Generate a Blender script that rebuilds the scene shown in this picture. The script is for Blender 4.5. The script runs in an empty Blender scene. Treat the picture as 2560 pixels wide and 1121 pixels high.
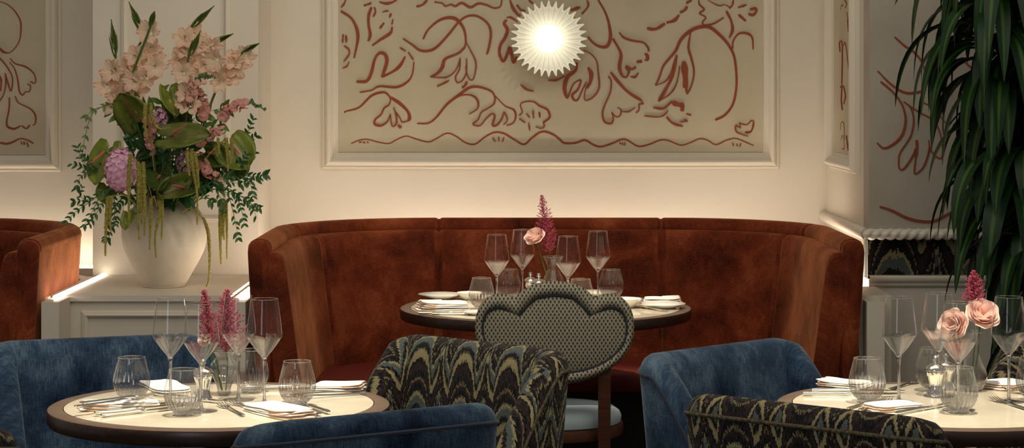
import bpy, math, random
from mathutils import Vector, Matrix
R = math.radians
PI = math.pi
rnd = random.Random(7)
S = bpy.context.scene
COL = S.collection

# ------------------------------------------------------------------ camera
F, CX, HY, CAMZ = 5500.0, 1280.0, 220.0, 1.5        # focal length in pixels, optical axis column, horizon row, eye height
cam = bpy.data.cameras.new('camera')
cam.sensor_width = 36.0
cam.lens = 36.0 * F / 2560.0
cam.shift_y = -(560.5 - HY) / 2560.0
cam.clip_start = 0.05
camo = bpy.data.objects.new('camera', cam)
camo.location = (0, 0, CAMZ)
camo.rotation_euler = (R(90), 0, 0)
COL.objects.link(camo)
S.camera = camo

def at(x, y, D):
    """point of the place seen at photo pixel (x, y) at depth D"""
    return Vector(((x - CX) * D / F, D, CAMZ - (y - HY) * D / F))
TZ = 0.75
def on_table(x, y, z=TZ):
    D = (CAMZ - z) * F / (y - HY)
    return Vector(((x - CX) * D / F, D, z))

# ------------------------------------------------------------------ mesh builder
class MB:
    def __init__(s):
        s.v = []; s.f = []; s.uv = []; s.m = []
    def add(s, vs, fs, uvs=None, mi=0):
        b = len(s.v)
        s.v += [tuple(p) for p in vs]
        s.uv += [tuple(u) for u in uvs] if uvs else [(0, 0, 0)] * len(vs)
        s.f += [tuple(i + b for i in f) for f in fs]
        s.m += [mi] * len(fs)
        return s
    def box(s, x0, y0, z0, x1, y1, z1, mi=0):
        vs = [(x0,y0,z0),(x1,y0,z0),(x1,y1,z0),(x0,y1,z0),(x0,y0,z1),(x1,y0,z1),(x1,y1,z1),(x0,y1,z1)]
        fs = [(0,3,2,1),(4,5,6,7),(0,1,5,4),(1,2,6,5),(2,3,7,6),(3,0,4,7)]
        return s.add(vs, fs, vs, mi)
    def rings(s, rings, closed=True, cap0=False, cap1=False, uvs=None, mi=0, loop=False):
        n = len(rings[0]); vs = [p for r in rings for p in r]; fs = []
        k = len(rings)
        for i in range(k if loop else k - 1):
            i2 = (i + 1) % k
            for j in range(n if closed else n - 1):
                j2 = (j + 1) % n
                fs.append((i*n+j, i*n+j2, i2*n+j2, i2*n+j))
        if cap0: fs.append(tuple(range(n))[::-1])
        if cap1: fs.append(tuple((k-1)*n + j for j in range(n)))
        return s.add(vs, fs, uvs, mi)
    def lathe(s, prof, seg=32, c=(0,0,0), amp=None, mi=0, cap0=False, cap1=False):
        rs = []; uv = []
        for r, z in prof:
            ring = []
            for j in range(seg):
                a = 2*PI*j/seg
                rr = r + (amp(a, z) if amp else 0)
                ring.append((c[0] + rr*math.cos(a), c[1] + rr*math.sin(a), c[2] + z))
                uv.append((a, z, 0))
            rs.append(ring)
        return s.rings(rs, True, cap0, cap1, uv, mi)
    def tube(s, pts, rad, seg=8, mi=0, caps=True):
        pts = [Vector(p) for p in pts]; n = len(pts)
        if not hasattr(rad, '__len__'): rad = [rad]*n
        t0 = (pts[1]-pts[0]).normalized()
        up = Vector((0,0,1)) if abs(t0.z) < .9 else Vector((1,0,0))
        nx = t0.cross(up).normalized()
        rs = []; uv = []; L = 0
        for i, p in enumerate(pts):
            t = (pts[min(i+1,n-1)] - pts[max(i-1,0)]).normalized()
            nx = (nx - t*nx.dot(t)).normalized()
            ny = t.cross(nx)
            if i: L += (p-pts[i-1]).length
            rs.append([p + (nx*math.cos(2*PI*j/seg) + ny*math.sin(2*PI*j/seg))*rad[i] for j in range(seg)])
            uv += [(2*PI*j/seg*rad[i], L, 0) for j in range(seg)]
        return s.rings(rs, True, caps, caps, uv, mi)
    def ball(s, c, r, seg=8, mi=0, sc=(1,1,1)):
        k = max(3, seg//2)
        vs = []; fs = []
        for i in range(1, k):
            a = PI*i/k
            for j in range(seg):
                b = 2*PI*j/seg
                vs.append((c[0]+r*sc[0]*math.sin(a)*math.cos(b), c[1]+r*sc[1]*math.sin(a)*math.sin(b), c[2]+r*sc[2]*math.cos(a)))
        t = len(vs); vs.append((c[0],c[1],c[2]+r*sc[2])); vs.append((c[0],c[1],c[2]-r*sc[2]))
        for i in range(k-2):
            for j in range(seg):
                j2=(j+1)%seg
                fs.append((i*seg+j,(i+1)*seg+j,(i+1)*seg+j2,i*seg+j2))
        for j in range(seg):
            j2=(j+1)%seg
            fs.append((t,j,j2)); fs.append((t+1,(k-2)*seg+j2,(k-2)*seg+j))
        return s.add(vs, fs, None, mi)
    def grid(s, rows, uvs=None, mi=0):
        return s.rings(rows, closed=False, uvs=uvs, mi=mi)
    def build(s, name, mat, parent=None, smooth=True, ang=40, loc=None, solid=0, sub=0):
        me = bpy.data.meshes.new(name)
        me.from_pydata(s.v, [], s.f)
        mats = mat if isinstance(mat, (list, tuple)) else [mat]
        for m in mats: me.materials.append(m)
        if len(mats) > 1: me.polygons.foreach_set('material_index', s.m)
        a = me.attributes.new('uvw', 'FLOAT_VECTOR', 'POINT')
        a.data.foreach_set('vector', [c for u in s.uv for c in u])
        if smooth:
            me.shade_smooth(); me.set_sharp_from_angle(angle=R(ang))
        me.update()
        o = bpy.data.objects.new(name, me); COL.objects.link(o)
        if parent: o.parent = parent
        if loc is not None: o.location = loc
        if solid:
            md = o.modifiers.new('thickness', 'SOLIDIFY'); md.thickness = solid; md.offset = 0
        if sub:
            md = o.modifiers.new('smooth', 'SUBSURF'); md.levels = sub; md.render_levels = sub
        return o

def tag(o, label=None, cat=None, group=None, kind=None):
    if label: o['label'] = label
    if cat: o['category'] = cat
    if group: o['group'] = group
    if kind: o['kind'] = kind
    return o
def thing(name, label, cat, loc=(0,0,0), rz=0, group=None):
    o = bpy.data.objects.new(name, None); o.empty_display_size = .05
    COL.objects.link(o); o.location = loc; o.rotation_euler = (0,0,rz)
    return tag(o, label, cat, group)
def struct(o): o['kind'] = 'structure'; return o
def dup(root, loc, rz=None, label=None, group=None):
    r = root.copy(); COL.objects.link(r); r.location = loc
    if rz is not None: r.rotation_euler = (0,0,rz)
    if label: r['label'] = label
    if group: r['group'] = group
    for ch in list(root.children):
        c = ch.copy(); COL.objects.link(c); c.parent = r
        for g in list(ch.children):
            d = g.copy(); COL.objects.link(d); d.parent = c
    return r

def catmull(pts, n=8):
    pts = [Vector(p) for p in pts]
    if len(pts) < 3:
        return [pts[0].lerp(pts[-1], i/n) for i in range(n+1)]
    out = []
    P = [pts[0]*2-pts[1]] + pts + [pts[-1]*2-pts[-2]]
    for i in range(1, len(P)-2):
        p0,p1,p2,p3 = P[i-1],P[i],P[i+1],P[i+2]
        for k in range(n):
            t = k/n
            out.append(.5*((2*p1)+(p2-p0)*t+(2*p0-5*p1+4*p2-p3)*t*t+(3*p1-p0-3*p2+p3)*t**3))
    out.append(pts[-1]); return out
def sm(t): t = min(1,max(0,t)); return t*t*(3-2*t)

# ------------------------------------------------------------------ materials
class NT:
    def __init__(s, name):
        s.m = bpy.data.materials.new(name); s.m.use_nodes = True
        s.t = s.m.node_tree; s.n = s.t.nodes; s.n.clear()
        s.out = s.n.new('ShaderNodeOutputMaterial')
    def set(s, node, k, v):
        i = node.inputs[k]
        if hasattr(v, 'is_output'): s.t.links.new(v, i)
        else:
            if isinstance(v, (tuple, list)) and len(v) == 3 and i.type == 'RGBA': v = (*v, 1)
            i.default_value = v
    def math(s, op, a, b=None, c=None, clamp=False):
        x = s.n.new('ShaderNodeMath'); x.operation = op; x.use_clamp = clamp
        for k, v in enumerate((a, b, c)):
            if v is not None: s.set(x, k, v)
        return x.outputs[0]
    def attr(s, name='uvw'):
        x = s.n.new('ShaderNodeAttribute'); x.attribute_name = name; return x.outputs['Vector']
    def obj(s): return s.n.new('ShaderNodeTexCoord').outputs['Object']
    def mapv(s, vec, scale=(1,1,1), loc=(0,0,0)):
        x = s.n.new('ShaderNodeMapping'); s.set(x,'Vector',vec); x.inputs['Scale'].default_value = scale; x.inputs['Location'].default_value = loc
        return x.outputs[0]
    def noise(s, vec, scale, detail=3, rough=.55, dist=0):
        x = s.n.new('ShaderNodeTexNoise'); s.set(x,'Vector',vec)
        x.inputs['Scale'].default_value = scale; x.inputs['Detail'].default_value = detail
        x.inputs['Roughness'].default_value = rough; x.inputs['Distortion'].default_value = dist
        return x.outputs[0]
    def ramp(s, fac, stops, interp='LINEAR'):
        x = s.n.new('ShaderNodeValToRGB'); s.set(x,'Fac',fac); r = x.color_ramp; r.interpolation = interp
        while len(r.elements) < len(stops): r.elements.new(.5)
        for e, (p, c) in zip(r.elements, stops):
            e.position = p; e.color = (*c, 1) if len(c) == 3 else c
        return x.outputs[0]
    def mix(s, fac, a, b, typ='MIX'):
        x = s.n.new('ShaderNodeMix'); x.data_type = 'RGBA'; x.blend_type = typ
        s.set(x, 0, fac)
        for k, v in ((6, a), (7, b)):
            i = x.inputs[k]
            if hasattr(v, 'is_output'): s.t.links.new(v, i)
            else: i.default_value = (*v, 1)
        return x.outputs[2]
    def bump(s, h, strength=.3, dist=.002):
        x = s.n.new('ShaderNodeBump'); s.set(x,'Height',h); x.inputs['Strength'].default_value = strength; x.inputs['Distance'].default_value = dist
        return x.outputs[0]
    def pbsdf(s, **kw):
        x = s.n.new('ShaderNodeBsdfPrincipled')
        for k, v in kw.items(): s.set(x, k.replace('_', ' '), v)
        s.t.links.new(x.outputs[0], s.out.inputs[0]); return x
    def sep(s, vec):
        x = s.n.new('ShaderNodeSeparateXYZ'); s.set(x, 0, vec); return x.outputs

def plain(name, col, rough=.5, metal=0, bump=None, spec=.5, **kw):
    k = NT(name); d = dict(Base_Color=col, Roughness=rough, Metallic=metal, **{'Specular_IOR_Level': spec}); d.update(kw)
    if bump:
        d['Normal'] = k.bump(k.noise(k.obj(), bump[0], 4), bump[1], .003)
    k.pbsdf(**d); return k.m
def mottled(name, c1, c2, scale, rough=.5, bump=0, stretch=(1,1,1), **kw):
    k = NT(name); v = k.mapv(k.obj(), stretch); n = k.noise(v, scale, 5)
    d = dict(Base_Color=k.ramp(n, [(.3, c1), (.7, c2)]), Roughness=rough); d.update(kw)
    if bump: d['Normal'] = k.bump(n, bump, .003)
    k.pbsdf(**d); return k.m
def emitter(name, col, st):
    k = NT(name); e = k.n.new('ShaderNodeEmission'); e.inputs[0].default_value = (*col,1); e.inputs[1].default_value = st
    k.t.links.new(e.outputs[0], k.out.inputs[0]); return k.m

def velvet(name, dark, mid, light, tint, sheen=.7, patch=4.5, hx=1.0, hy=1.0, wh=.20, wv=.16, lo=.425, hi=.64):
    k = NT(name); u = k.attr()
    n1 = k.noise(k.mapv(u, (patch, patch*1.3, 1)), 1.0, 5, .62, .4)
    n1b = k.noise(k.mapv(u, (patch*3.2, patch*2.4, 1), (3,5,0)), 1.0, 4, .6, .6)
    n2 = k.noise(k.mapv(u, (60*hx, 330, 1)), 1.0, 2)
    n3 = k.noise(k.mapv(u, (300, 40*hy, 1)), 1.0, 2)
    a = k.math('MULTIPLY', n1, .50)
    a = k.math('MULTIPLY_ADD', n1b, .22, a)
    a = k.math('MULTIPLY_ADD', n2, wh, a)
    a = k.math('MULTIPLY_ADD', n3, wv, a)
    c = k.ramp(a, [(lo, dark), ((lo+hi)/2, mid), (hi, light)])
    st = k.math('ADD', n2, n3)
    k.pbsdf(Base_Color=c, Roughness=.85, Specular_IOR_Level=.15, Sheen_Weight=k.ramp(a, [(lo, (sheen*.45,)*3), (hi, (min(1,sheen*1.15),)*3)]), Sheen_Roughness=.38, Sheen_Tint=tint,
            Normal=k.bump(st, .25, .0015))
    return k.m

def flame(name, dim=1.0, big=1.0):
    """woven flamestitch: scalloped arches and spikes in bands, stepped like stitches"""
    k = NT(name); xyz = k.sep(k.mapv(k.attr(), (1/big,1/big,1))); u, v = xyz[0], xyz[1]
    uq = k.math('MULTIPLY', k.math('FLOOR', k.math('DIVIDE', u, .0026)), .0026)
    vq = k.math('MULTIPLY', k.math('FLOOR', k.math('DIVIDE', v, .0022)), .0022)
    t = k.math('FRACT', k.math('DIVIDE', uq, .160))
    fc = k.n.new('ShaderNodeFloatCurve'); k.set(fc, 'Value', t)
    cur = fc.mapping.curves[0]
    cur.points[0].location = (0, .05); cur.points[1].location = (1, .05)
    for p in [(.03,.26),(.08,.56),(.15,.79),(.23,.90),(.30,.93),(.37,.90),(.45,.79),(.52,.56),(.57,.26),(.605,.05),(.66,.20),(.715,.38),(.76,.62),(.80,1.0),(.84,.62),(.885,.38),(.94,.18)]:
        cur.points.new(*p)
    fc.mapping.update()
    h = fc.outputs[0]
    comb = k.n.new('ShaderNodeCombineXYZ'); k.set(comb, 0, uq); k.set(comb, 1, vq)
    nz = k.noise(comb.outputs[0], 22, 2)
    jag = k.n.new('ShaderNodeTexWhiteNoise'); jag.noise_dimensions = '1D'; k.set(jag, 'W', k.math('MULTIPLY', uq, 991.0))
    w = k.math('DIVIDE', vq, .165)
    w = k.math('MULTIPLY_ADD', h, -.66, w)
    w = k.math('MULTIPLY_ADD', nz, .14, w)
    w = k.math('MULTIPLY_ADD', jag.outputs[0], .05, w)
    b = k.math('FRACT', w)
    Y=(.58,.49,.25); Y2=(.34,.28,.13); N=(.012,.013,.02); P=(.045,.026,.036); G=(.17,.21,.20)
    c = k.ramp(b, [(0,N),(.12,P),(.27,N),(.33,Y),(.45,Y2),(.48,N),(.58,G),(.72,Y),(.78,N),(.90,P),(.96,Y2)], 'CONSTANT')
    # woven grain
    wv = k.n.new('ShaderNodeTexBrick'); k.set(wv, 'Vector', k.attr()); wv.inputs['Scale'].default_value = 1.0
    wv.inputs['Brick Width'].default_value = .0062; wv.inputs['Row Height'].default_value = .0042; wv.inputs['Mortar Size'].default_value = .0007
    wv.inputs['Mortar Smooth'].default_value = .6
    wv.inputs['Color1'].default_value = (1,1,1,1); wv.inputs['Color2'].default_value = (.82,.82,.82,1); wv.inputs['Mortar'].default_value = (.30,.30,.30,1)
    thread = k.noise(k.mapv(k.attr(), (420, 60, 1)), 1.0, 2)
    c = k.mix(.85, c, wv.outputs['Color'], 'MULTIPLY')
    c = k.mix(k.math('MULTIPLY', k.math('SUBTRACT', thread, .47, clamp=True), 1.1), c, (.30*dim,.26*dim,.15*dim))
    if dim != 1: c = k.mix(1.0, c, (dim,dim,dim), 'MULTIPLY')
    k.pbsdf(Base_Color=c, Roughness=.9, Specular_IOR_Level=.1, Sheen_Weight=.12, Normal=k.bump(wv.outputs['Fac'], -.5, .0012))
    return k.m

def dotted_weave(name):
    k = NT(name); xyz = k.sep(k.attr()); u, v = xyz[0], xyz[1]
    ux = k.math('DIVIDE', u, .0126); row = k.math('FLOOR', k.math('DIVIDE', v, .0098))
    off = k.math('MULTIPLY', k.math('MODULO', k.math('ABSOLUTE', row), 2.0), .5)
    fx = k.math('SUBTRACT', k.math('FRACT', k.math('ADD', ux, off)), .5)
    fy = k.math('SUBTRACT', k.math('FRACT', k.math('DIVIDE', v, .0098)), .5)
    d = k.math('ADD', k.math('MULTIPLY', k.math('POWER', k.math('ABSOLUTE', fx), 2.0), 13.0), k.math('MULTIPLY', k.math('POWER', k.math('ABSOLUTE', fy), 2.0), 2.9))
    n = k.noise(k.attr(), 160, 2)
    rib = k.noise(k.mapv(k.attr(), (300, 900, 1)), 1, 1)
    base = k.ramp(n, [(.3,(.32,.27,.17)), (.7,(.50,.45,.32))])
    f = k.ramp(d, [(.45,(0,0,0)), (.75,(1,1,1))])
    c = k.mix(f, (.055,.063,.072), base)
    k.pbsdf(Base_Color=c, Roughness=.9, Specular_IOR_Level=.15, Normal=k.bump(k.math('ADD', f, k.math('MULTIPLY', rib, .4)), .6, .0015))
    return k.m

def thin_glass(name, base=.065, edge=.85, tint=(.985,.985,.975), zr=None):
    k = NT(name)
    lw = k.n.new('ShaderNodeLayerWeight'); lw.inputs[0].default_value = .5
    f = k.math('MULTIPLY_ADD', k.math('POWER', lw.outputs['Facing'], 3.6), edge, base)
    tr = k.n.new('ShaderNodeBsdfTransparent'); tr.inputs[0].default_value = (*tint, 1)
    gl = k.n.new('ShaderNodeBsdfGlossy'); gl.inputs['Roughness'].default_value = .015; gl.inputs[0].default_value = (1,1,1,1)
    df = k.n.new('ShaderNodeBsdfTranslucent'); df.inputs[0].default_value = (.95,.97,.95,1)      # white mixed in at grazing angles, painting bright edge highlights
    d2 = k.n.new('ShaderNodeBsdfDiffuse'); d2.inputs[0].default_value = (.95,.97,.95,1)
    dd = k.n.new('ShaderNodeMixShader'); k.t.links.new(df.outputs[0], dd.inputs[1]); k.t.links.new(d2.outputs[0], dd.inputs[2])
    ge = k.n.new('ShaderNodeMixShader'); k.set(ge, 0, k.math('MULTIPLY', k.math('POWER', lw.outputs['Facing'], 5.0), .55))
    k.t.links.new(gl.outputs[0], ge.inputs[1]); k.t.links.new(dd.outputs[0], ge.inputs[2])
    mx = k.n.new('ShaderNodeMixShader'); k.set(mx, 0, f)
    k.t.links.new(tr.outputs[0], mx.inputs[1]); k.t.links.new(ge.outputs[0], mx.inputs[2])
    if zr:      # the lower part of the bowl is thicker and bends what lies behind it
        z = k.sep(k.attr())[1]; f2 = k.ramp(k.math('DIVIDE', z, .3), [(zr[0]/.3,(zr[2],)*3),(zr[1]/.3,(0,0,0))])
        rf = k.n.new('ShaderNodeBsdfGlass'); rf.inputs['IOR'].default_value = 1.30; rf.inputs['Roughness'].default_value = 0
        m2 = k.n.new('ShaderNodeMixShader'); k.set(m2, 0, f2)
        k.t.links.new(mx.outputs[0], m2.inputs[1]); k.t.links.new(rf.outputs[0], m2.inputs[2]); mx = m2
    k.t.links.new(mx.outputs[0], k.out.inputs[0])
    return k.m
def solid_glass(name):
    k = NT(name); g = k.n.new('ShaderNodeBsdfGlass'); g.inputs['IOR'].default_value = 1.48; g.inputs['Roughness'].default_value = 0; g.inputs[0].default_value = (1,1,1,1)
    tr = k.n.new('ShaderNodeBsdfTransparent'); mx = k.n.new('ShaderNodeMixShader'); mx.inputs[0].default_value = .35
    k.t.links.new(g.outputs[0], mx.inputs[1]); k.t.links.new(tr.outputs[0], mx.inputs[2]); k.t.links.new(mx.outputs[0], k.out.inputs[0])
    return k.m

def leafy(name, dark, mid, vein, trans=.25, rough=.4, stripe=None, scale=30, spec=.4):
    """leaf blade; uvw.x runs -1..1 across the blade, uvw.y 0..1 along it"""
    k = NT(name); a = k.attr(); xyz = k.sep(a)
    n = k.noise(k.mapv(k.obj(), (scale, scale, scale)), 1, 3)
    c = k.ramp(n, [(.3, dark), (.7, mid)])
    ax = k.math('ABSOLUTE', xyz[0])
    if stripe: f = k.ramp(ax, [(stripe*.5, (1,1,1)), (stripe, (0,0,0))])
    else: f = k.ramp(ax, [(.02, (1,1,1)), (.10, (0,0,0))])
    c = k.mix(k.math('MULTIPLY', f, .8), c, vein)
    p = k.pbsdf(Base_Color=c, Roughness=rough, Specular_IOR_Level=spec)
    tl = k.n.new('ShaderNodeBsdfTranslucent'); k.set(tl, 0, c)
    mx = k.n.new('ShaderNodeMixShader'); mx.inputs[0].default_value = trans
    k.t.links.new(p.outputs[0], mx.inputs[1]); k.t.links.new(tl.outputs[0], mx.inputs[2]); k.t.links.new(mx.outputs[0], k.out.inputs[0])
    return k.m
def petal(name, c0, c1, trans=.35):
    """uvw.y 0 at the throat .. 1 at the rim"""
    k = NT(name); xyz = k.sep(k.attr())
    n = k.noise(k.obj(), 60, 2)
    f = k.math('MULTIPLY_ADD', n, .5, k.math('MULTIPLY', xyz[1], .75))
    c = k.ramp(f, [(.3, c0), (.95, c1)])
    d = k.n.new('ShaderNodeBsdfDiffuse'); k.set(d, 0, c)
    tl = k.n.new('ShaderNodeBsdfTranslucent'); k.set(tl, 0, c)
    mx = k.n.new('ShaderNodeMixShader'); mx.inputs[0].default_value = trans
    k.t.links.new(d.outputs[0], mx.inputs[1]); k.t.links.new(tl.outputs[0], mx.inputs[2]); k.t.links.new(mx.outputs[0], k.out.inputs[0])
    return k.m

def wood(name, c1, c2, rough=.35):
    k = NT(name); v = k.mapv(k.obj(), (6, 90, 90)); n = k.noise(v, 1, 4)
    k.pbsdf(Base_Color=k.ramp(n, [(.3,c1),(.7,c2)]), Roughness=rough, Normal=k.bump(n, .08, .001)); return k.m

M = {}
M['wall'] = mottled('cream_paint', (.66,.60,.495), (.69,.625,.52), 3, .55)
M['trimw'] = plain('cream_trim_paint', (.70,.635,.525), .42)
M['plaster'] = mottled('mural_plaster', (.485,.42,.29), (.54,.47,.335), 5, .75, .12)
M['plaster_r'] = mottled('trowelled_plaster', (.37,.33,.265), (.45,.40,.325), 4, .7, .25)
M['paint'] = mottled('rust_paint', (.22,.036,.006), (.285,.053,.009), 40, .6)
M['orange'] = velvet('rust_velvet', (.052,.008,.0035), (.190,.034,.011), (.36,.088,.030), (1,.40,.17), .95, 3.4, 1.0, .8, .20, .10, .40, .65)
M['seat_red'] = plain('red_seat_cloth', (.20,.022,.012), .6)
M['blue'] = velvet('blue_velvet', (.008,.018,.044), (.040,.078,.138), (.15,.225,.30), (.70,.85,1), .65, 3.6, 1.2, .8, .12, .20, .42, .63)
M['blue_pipe'] = plain('blue_piping', (.018,.032,.060), .85, Sheen_Weight=.3)
M['flame'] = flame('flamestitch_weave')
M['flame_pipe'] = mottled('flamestitch_piping', (.03,.025,.025), (.22,.18,.09), 160, .9)
M['mirror_reflection'] = flame('painted_chair_reflection', .42, 1.9)  # chair's reflection in a mirror, painted as dim enlarged flamestitch
M['weave'] = dotted_weave('dotted_weave')
M['slate'] = plain('slate_piping', (.028,.034,.045), .8)
M['paleblue'] = plain('pale_blue_cloth', (.42,.52,.56), .9, bump=(300,.3))
M['walnut'] = wood('walnut', (.075,.026,.014), (.12,.045,.024), .4)
M['dkwood'] = wood('dark_stained_wood', (.030,.014,.010), (.055,.028,.019), .32)
M['ringwood'] = wood('table_rim_wood', (.11,.07,.048), (.17,.115,.08), .35)
M['marble'] = mottled('cream_marble', (.74,.66,.49), (.84,.77,.60), 9, .12, Coat_Weight=.3)
M['black'] = plain('black_metal', (.012,.011,.011), .4, .6)
M['silver'] = plain('polished_silver', (.86,.83,.77), .14, 1)
M['china'] = plain('white_china', (.82,.79,.72), .12)
M['linen'] = plain('white_linen', (.90,.87,.82), .9, bump=(500,.2))
M['peach'] = plain('peach_trim', (.76,.50,.32), .85)
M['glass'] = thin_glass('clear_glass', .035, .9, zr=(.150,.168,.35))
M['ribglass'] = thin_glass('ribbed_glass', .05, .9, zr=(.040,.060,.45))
M['sglass'] = solid_glass('solid_glass')
M['floor'] = wood('dark_floor', (.016,.010,.008), (.03,.018,.013), .3)
M['led'] = emitter('led_strip', (1,.90,.73), 30)
M['led_soft'] = emitter('led_strip_soft', (1,.90,.73), 13)
M['bulb'] = emitter('lamp_globe', (1,.95,.86), 2.3)
M['ceramic'] = plain('glazed_ceramic', (.84,.81,.68), .22)
M['vase'] = mottled('chalky_clay', (.50,.45,.35), (.57,.51,.405), 22, .8, .25)
M['mirror'] = plain('dark_band', (.02,.02,.02), .2)
M['stem'] = plain('green_stem', (.06,.12,.02), .5)
M['budgreen'] = leafy('bud_green', (.10,.14,.02), (.17,.22,.04), (.20,.24,.06), .2)
M['glad'] = petal('peach_petal', (.84,.76,.58), (.82,.55,.40), .3)
M['anth'] = leafy('anthurium_green', (.075,.095,.014), (.165,.200,.030), (.20,.075,.045), .12, .25, scale=26)
M['anthl'] = leafy('anthurium_lime', (.13,.17,.016), (.25,.31,.04), (.32,.25,.09), .15, .25, scale=26)
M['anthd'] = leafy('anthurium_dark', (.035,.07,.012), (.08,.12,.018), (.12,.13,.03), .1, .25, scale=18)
M['spadix'] = plain('rose_spadix', (.55,.13,.12), .5)
M['hyd'] = petal('lilac_pink_petal', (.84,.44,.62), (.94,.64,.78), .25)
M['snap'] = petal('snapdragon_pink', (.72,.46,.32), (.70,.32,.30), .25)
M['lilac'] = petal('lilac_petal', (.52,.30,.40), (.62,.36,.48), .2)
M['amar'] = mottled('amaranth_green', (.24,.21,.03), (.42,.36,.08), 90, .8)
M['leaf'] = leafy('small_leaf', (.016,.07,.018), (.04,.13,.03), (.08,.18,.06), .15, .35, scale=25)
M['leafl'] = leafy('light_leaf', (.08,.16,.03), (.14,.24,.05), (.16,.26,.08), .2, .35, scale=25)
M['drac'] = leafy('dracaena_leaf', (.006,.024,.008), (.012,.042,.013), (.055,.13,.018), .10, .42, stripe=.27, scale=8, spec=.22)
M['bark'] = plain('cane_bark', (.10,.075,.045), .9)
M['astilbe'] = mottled('astilbe_pink', (.28,.028,.06), (.46,.075,.135), 120, .8)
M['rose'] = petal('blush_rose', (.92,.58,.48), (.94,.76,.68), .3)
M['rosew'] = petal('white_rose', (.84,.66,.55), (.88,.76,.68), .3)
M['cream_fl'] = plain('pale_petals', (.8,.74,.6), .8)
M['soil'] = plain('pot_black', (.015,.013,.012), .5)
# ------------------------------------------------------------------ room shell
WD = 8.80                      # depth of the main back wall
RD = 7.75                      # front face of the right wall
RX = 1.2576                    # face of the return wall
ZT = 3.0
struct(MB().box(-4.2,1.5,-.05,4.2,9.2,0).build('floor', M['floor'], smooth=False))
PD = 8.36                      # front of the pilaster behind the vase
X232 = (232-CX)*PD/F; X645 = (646-CX)*PD/F
m = MB().box(-4.2, WD, 0, RX, 9.1, ZT)
struct(m.build('wall_back', M['wall'], smooth=False))
struct(MB().box(X232, PD, 0, X645, WD, ZT).build('wall_pilaster', M['wall'], smooth=False))
struct(MB().box(RX, RD+.12, 0, RX+.15, 9.1, ZT).build('wall_return', M['wall'], smooth=False))
struct(MB().box(RX, RD, .99, 4.2, RD+.12, ZT).build('wall_right', M['plaster_r'], smooth=False))
struct(MB().box(RX+.0, RD+.005, 0, 4.2, RD+.12, .825).build('wall_right_lower', M['wall'], smooth=False))

def frame(name, x0, x1, z0, z1, y, prof, flip=None):
    """mitred moulding around a rectangle; prof = (inset, height) from the outer edge inwards. flip maps (x,y,z)."""
    rs = []
    for (w, h) in prof:
        rs.append([(x0+w, y-h, z0+w), (x1-w, y-h, z0+w), (x1-w, y-h, z1-w), (x0+w, y-h, z1-w)])
    if flip: rs = [[flip(p) for p in r] for r in rs]
    mb = MB()
    for i in range(4):
        j = (i+1) % 4
        mb.rings([[r[i], r[j]] for r in rs], closed=False)
    return struct(mb.build(name, M['trimw'], ang=25))
BOL = [(0,0),(0,.010),(.003,.013),(.008,.014),(.011,.012),(.012,.018),(.016,.028),(.021,.034),(.027,.036),(.033,.033),(.038,.026),(.043,.016),(.049,.011),(.052,.011),(.052,.007),(.057,.007),(.057,.004),(.063,.004),(.063,0)]
SML = [(0,0),(0,.006),(.004,.010),(.008,.010),(.009,.014),(.014,.016),(.018,.013),(.022,.006),(.024,.003),(.024,0)]
PX = lambda x, D=WD: (x-CX)*D/F
PZ = lambda y, D=WD: CAMZ-(y-HY)*D/F
frame('trim_1', PX(806), PX(1947), PZ(422), 2.75, WD, BOL)
frame('trim_2', -3.45, PX(154), PZ(429), 2.75, WD, BOL)
frame('trim_3', PX(303,PD), PX(576,PD), PZ(556,PD), 2.75, PD, SML)
# narrow panel on the return wall (its face looks to the left)
RDX = lambda x: RX*F/(x-CX)
d0, d1 = RDX(2149), RDX(2081)
flipx = lambda p: (RX - (WD - p[1]), p[0], p[2])
frame('trim_4', d0, d1, CAMZ-(437-HY)*d0/F, 2.75, WD, [(w*1.0, h) for w, h in BOL], flipx)

# ------------------------------------------------------------------ murals
def ribbon(mb, pts, wid, y, mp, px):
    """one brush stroke: pts in picture units -> solid ribbon lying on the wall"""
    c = catmull([(p[0], p[1], 0) for p in pts], 6)
    n = len(c); L=[]; 
    ph = rnd.random()*6; hh = .0008+.00035*(len(mb.f)%11)
    for i, p in enumerate(c):
        t = (c[min(i+1,n-1)] - c[max(i-1,0)])
        t = t.normalized() if t.length > 1e-9 else Vector((1,0,0))
        nrm = Vector((-t.y, t.x, 0)); s = i/(n-1)
        w = wid*.5*(.62 + .38*math.sin(PI*s)**.6)*(1+.18*math.sin(ph+s*9)) * .98
        L.append((p+nrm*w, p-nrm*w))
    rs = [[mp(a, 0), mp(a, hh+.0009*i/n), mp(b, hh+.0009*i/n), mp(b, 0)] for i, (a, b) in enumerate(L)]
    mb.rings(rs, False)

def strokes(txt, scale, ox, oy):
    out = []
    for line in txt.strip().split(';'):
        line = line.strip()
        if not line: continue
        w, rest = line.split(':')
        pts = [tuple(float(q) for q in p.split(',')) for p in rest.split()]
        out.append((float(w)*scale, [(ox+x*scale, oy+y*scale) for x, y in pts]))
    return out

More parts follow.
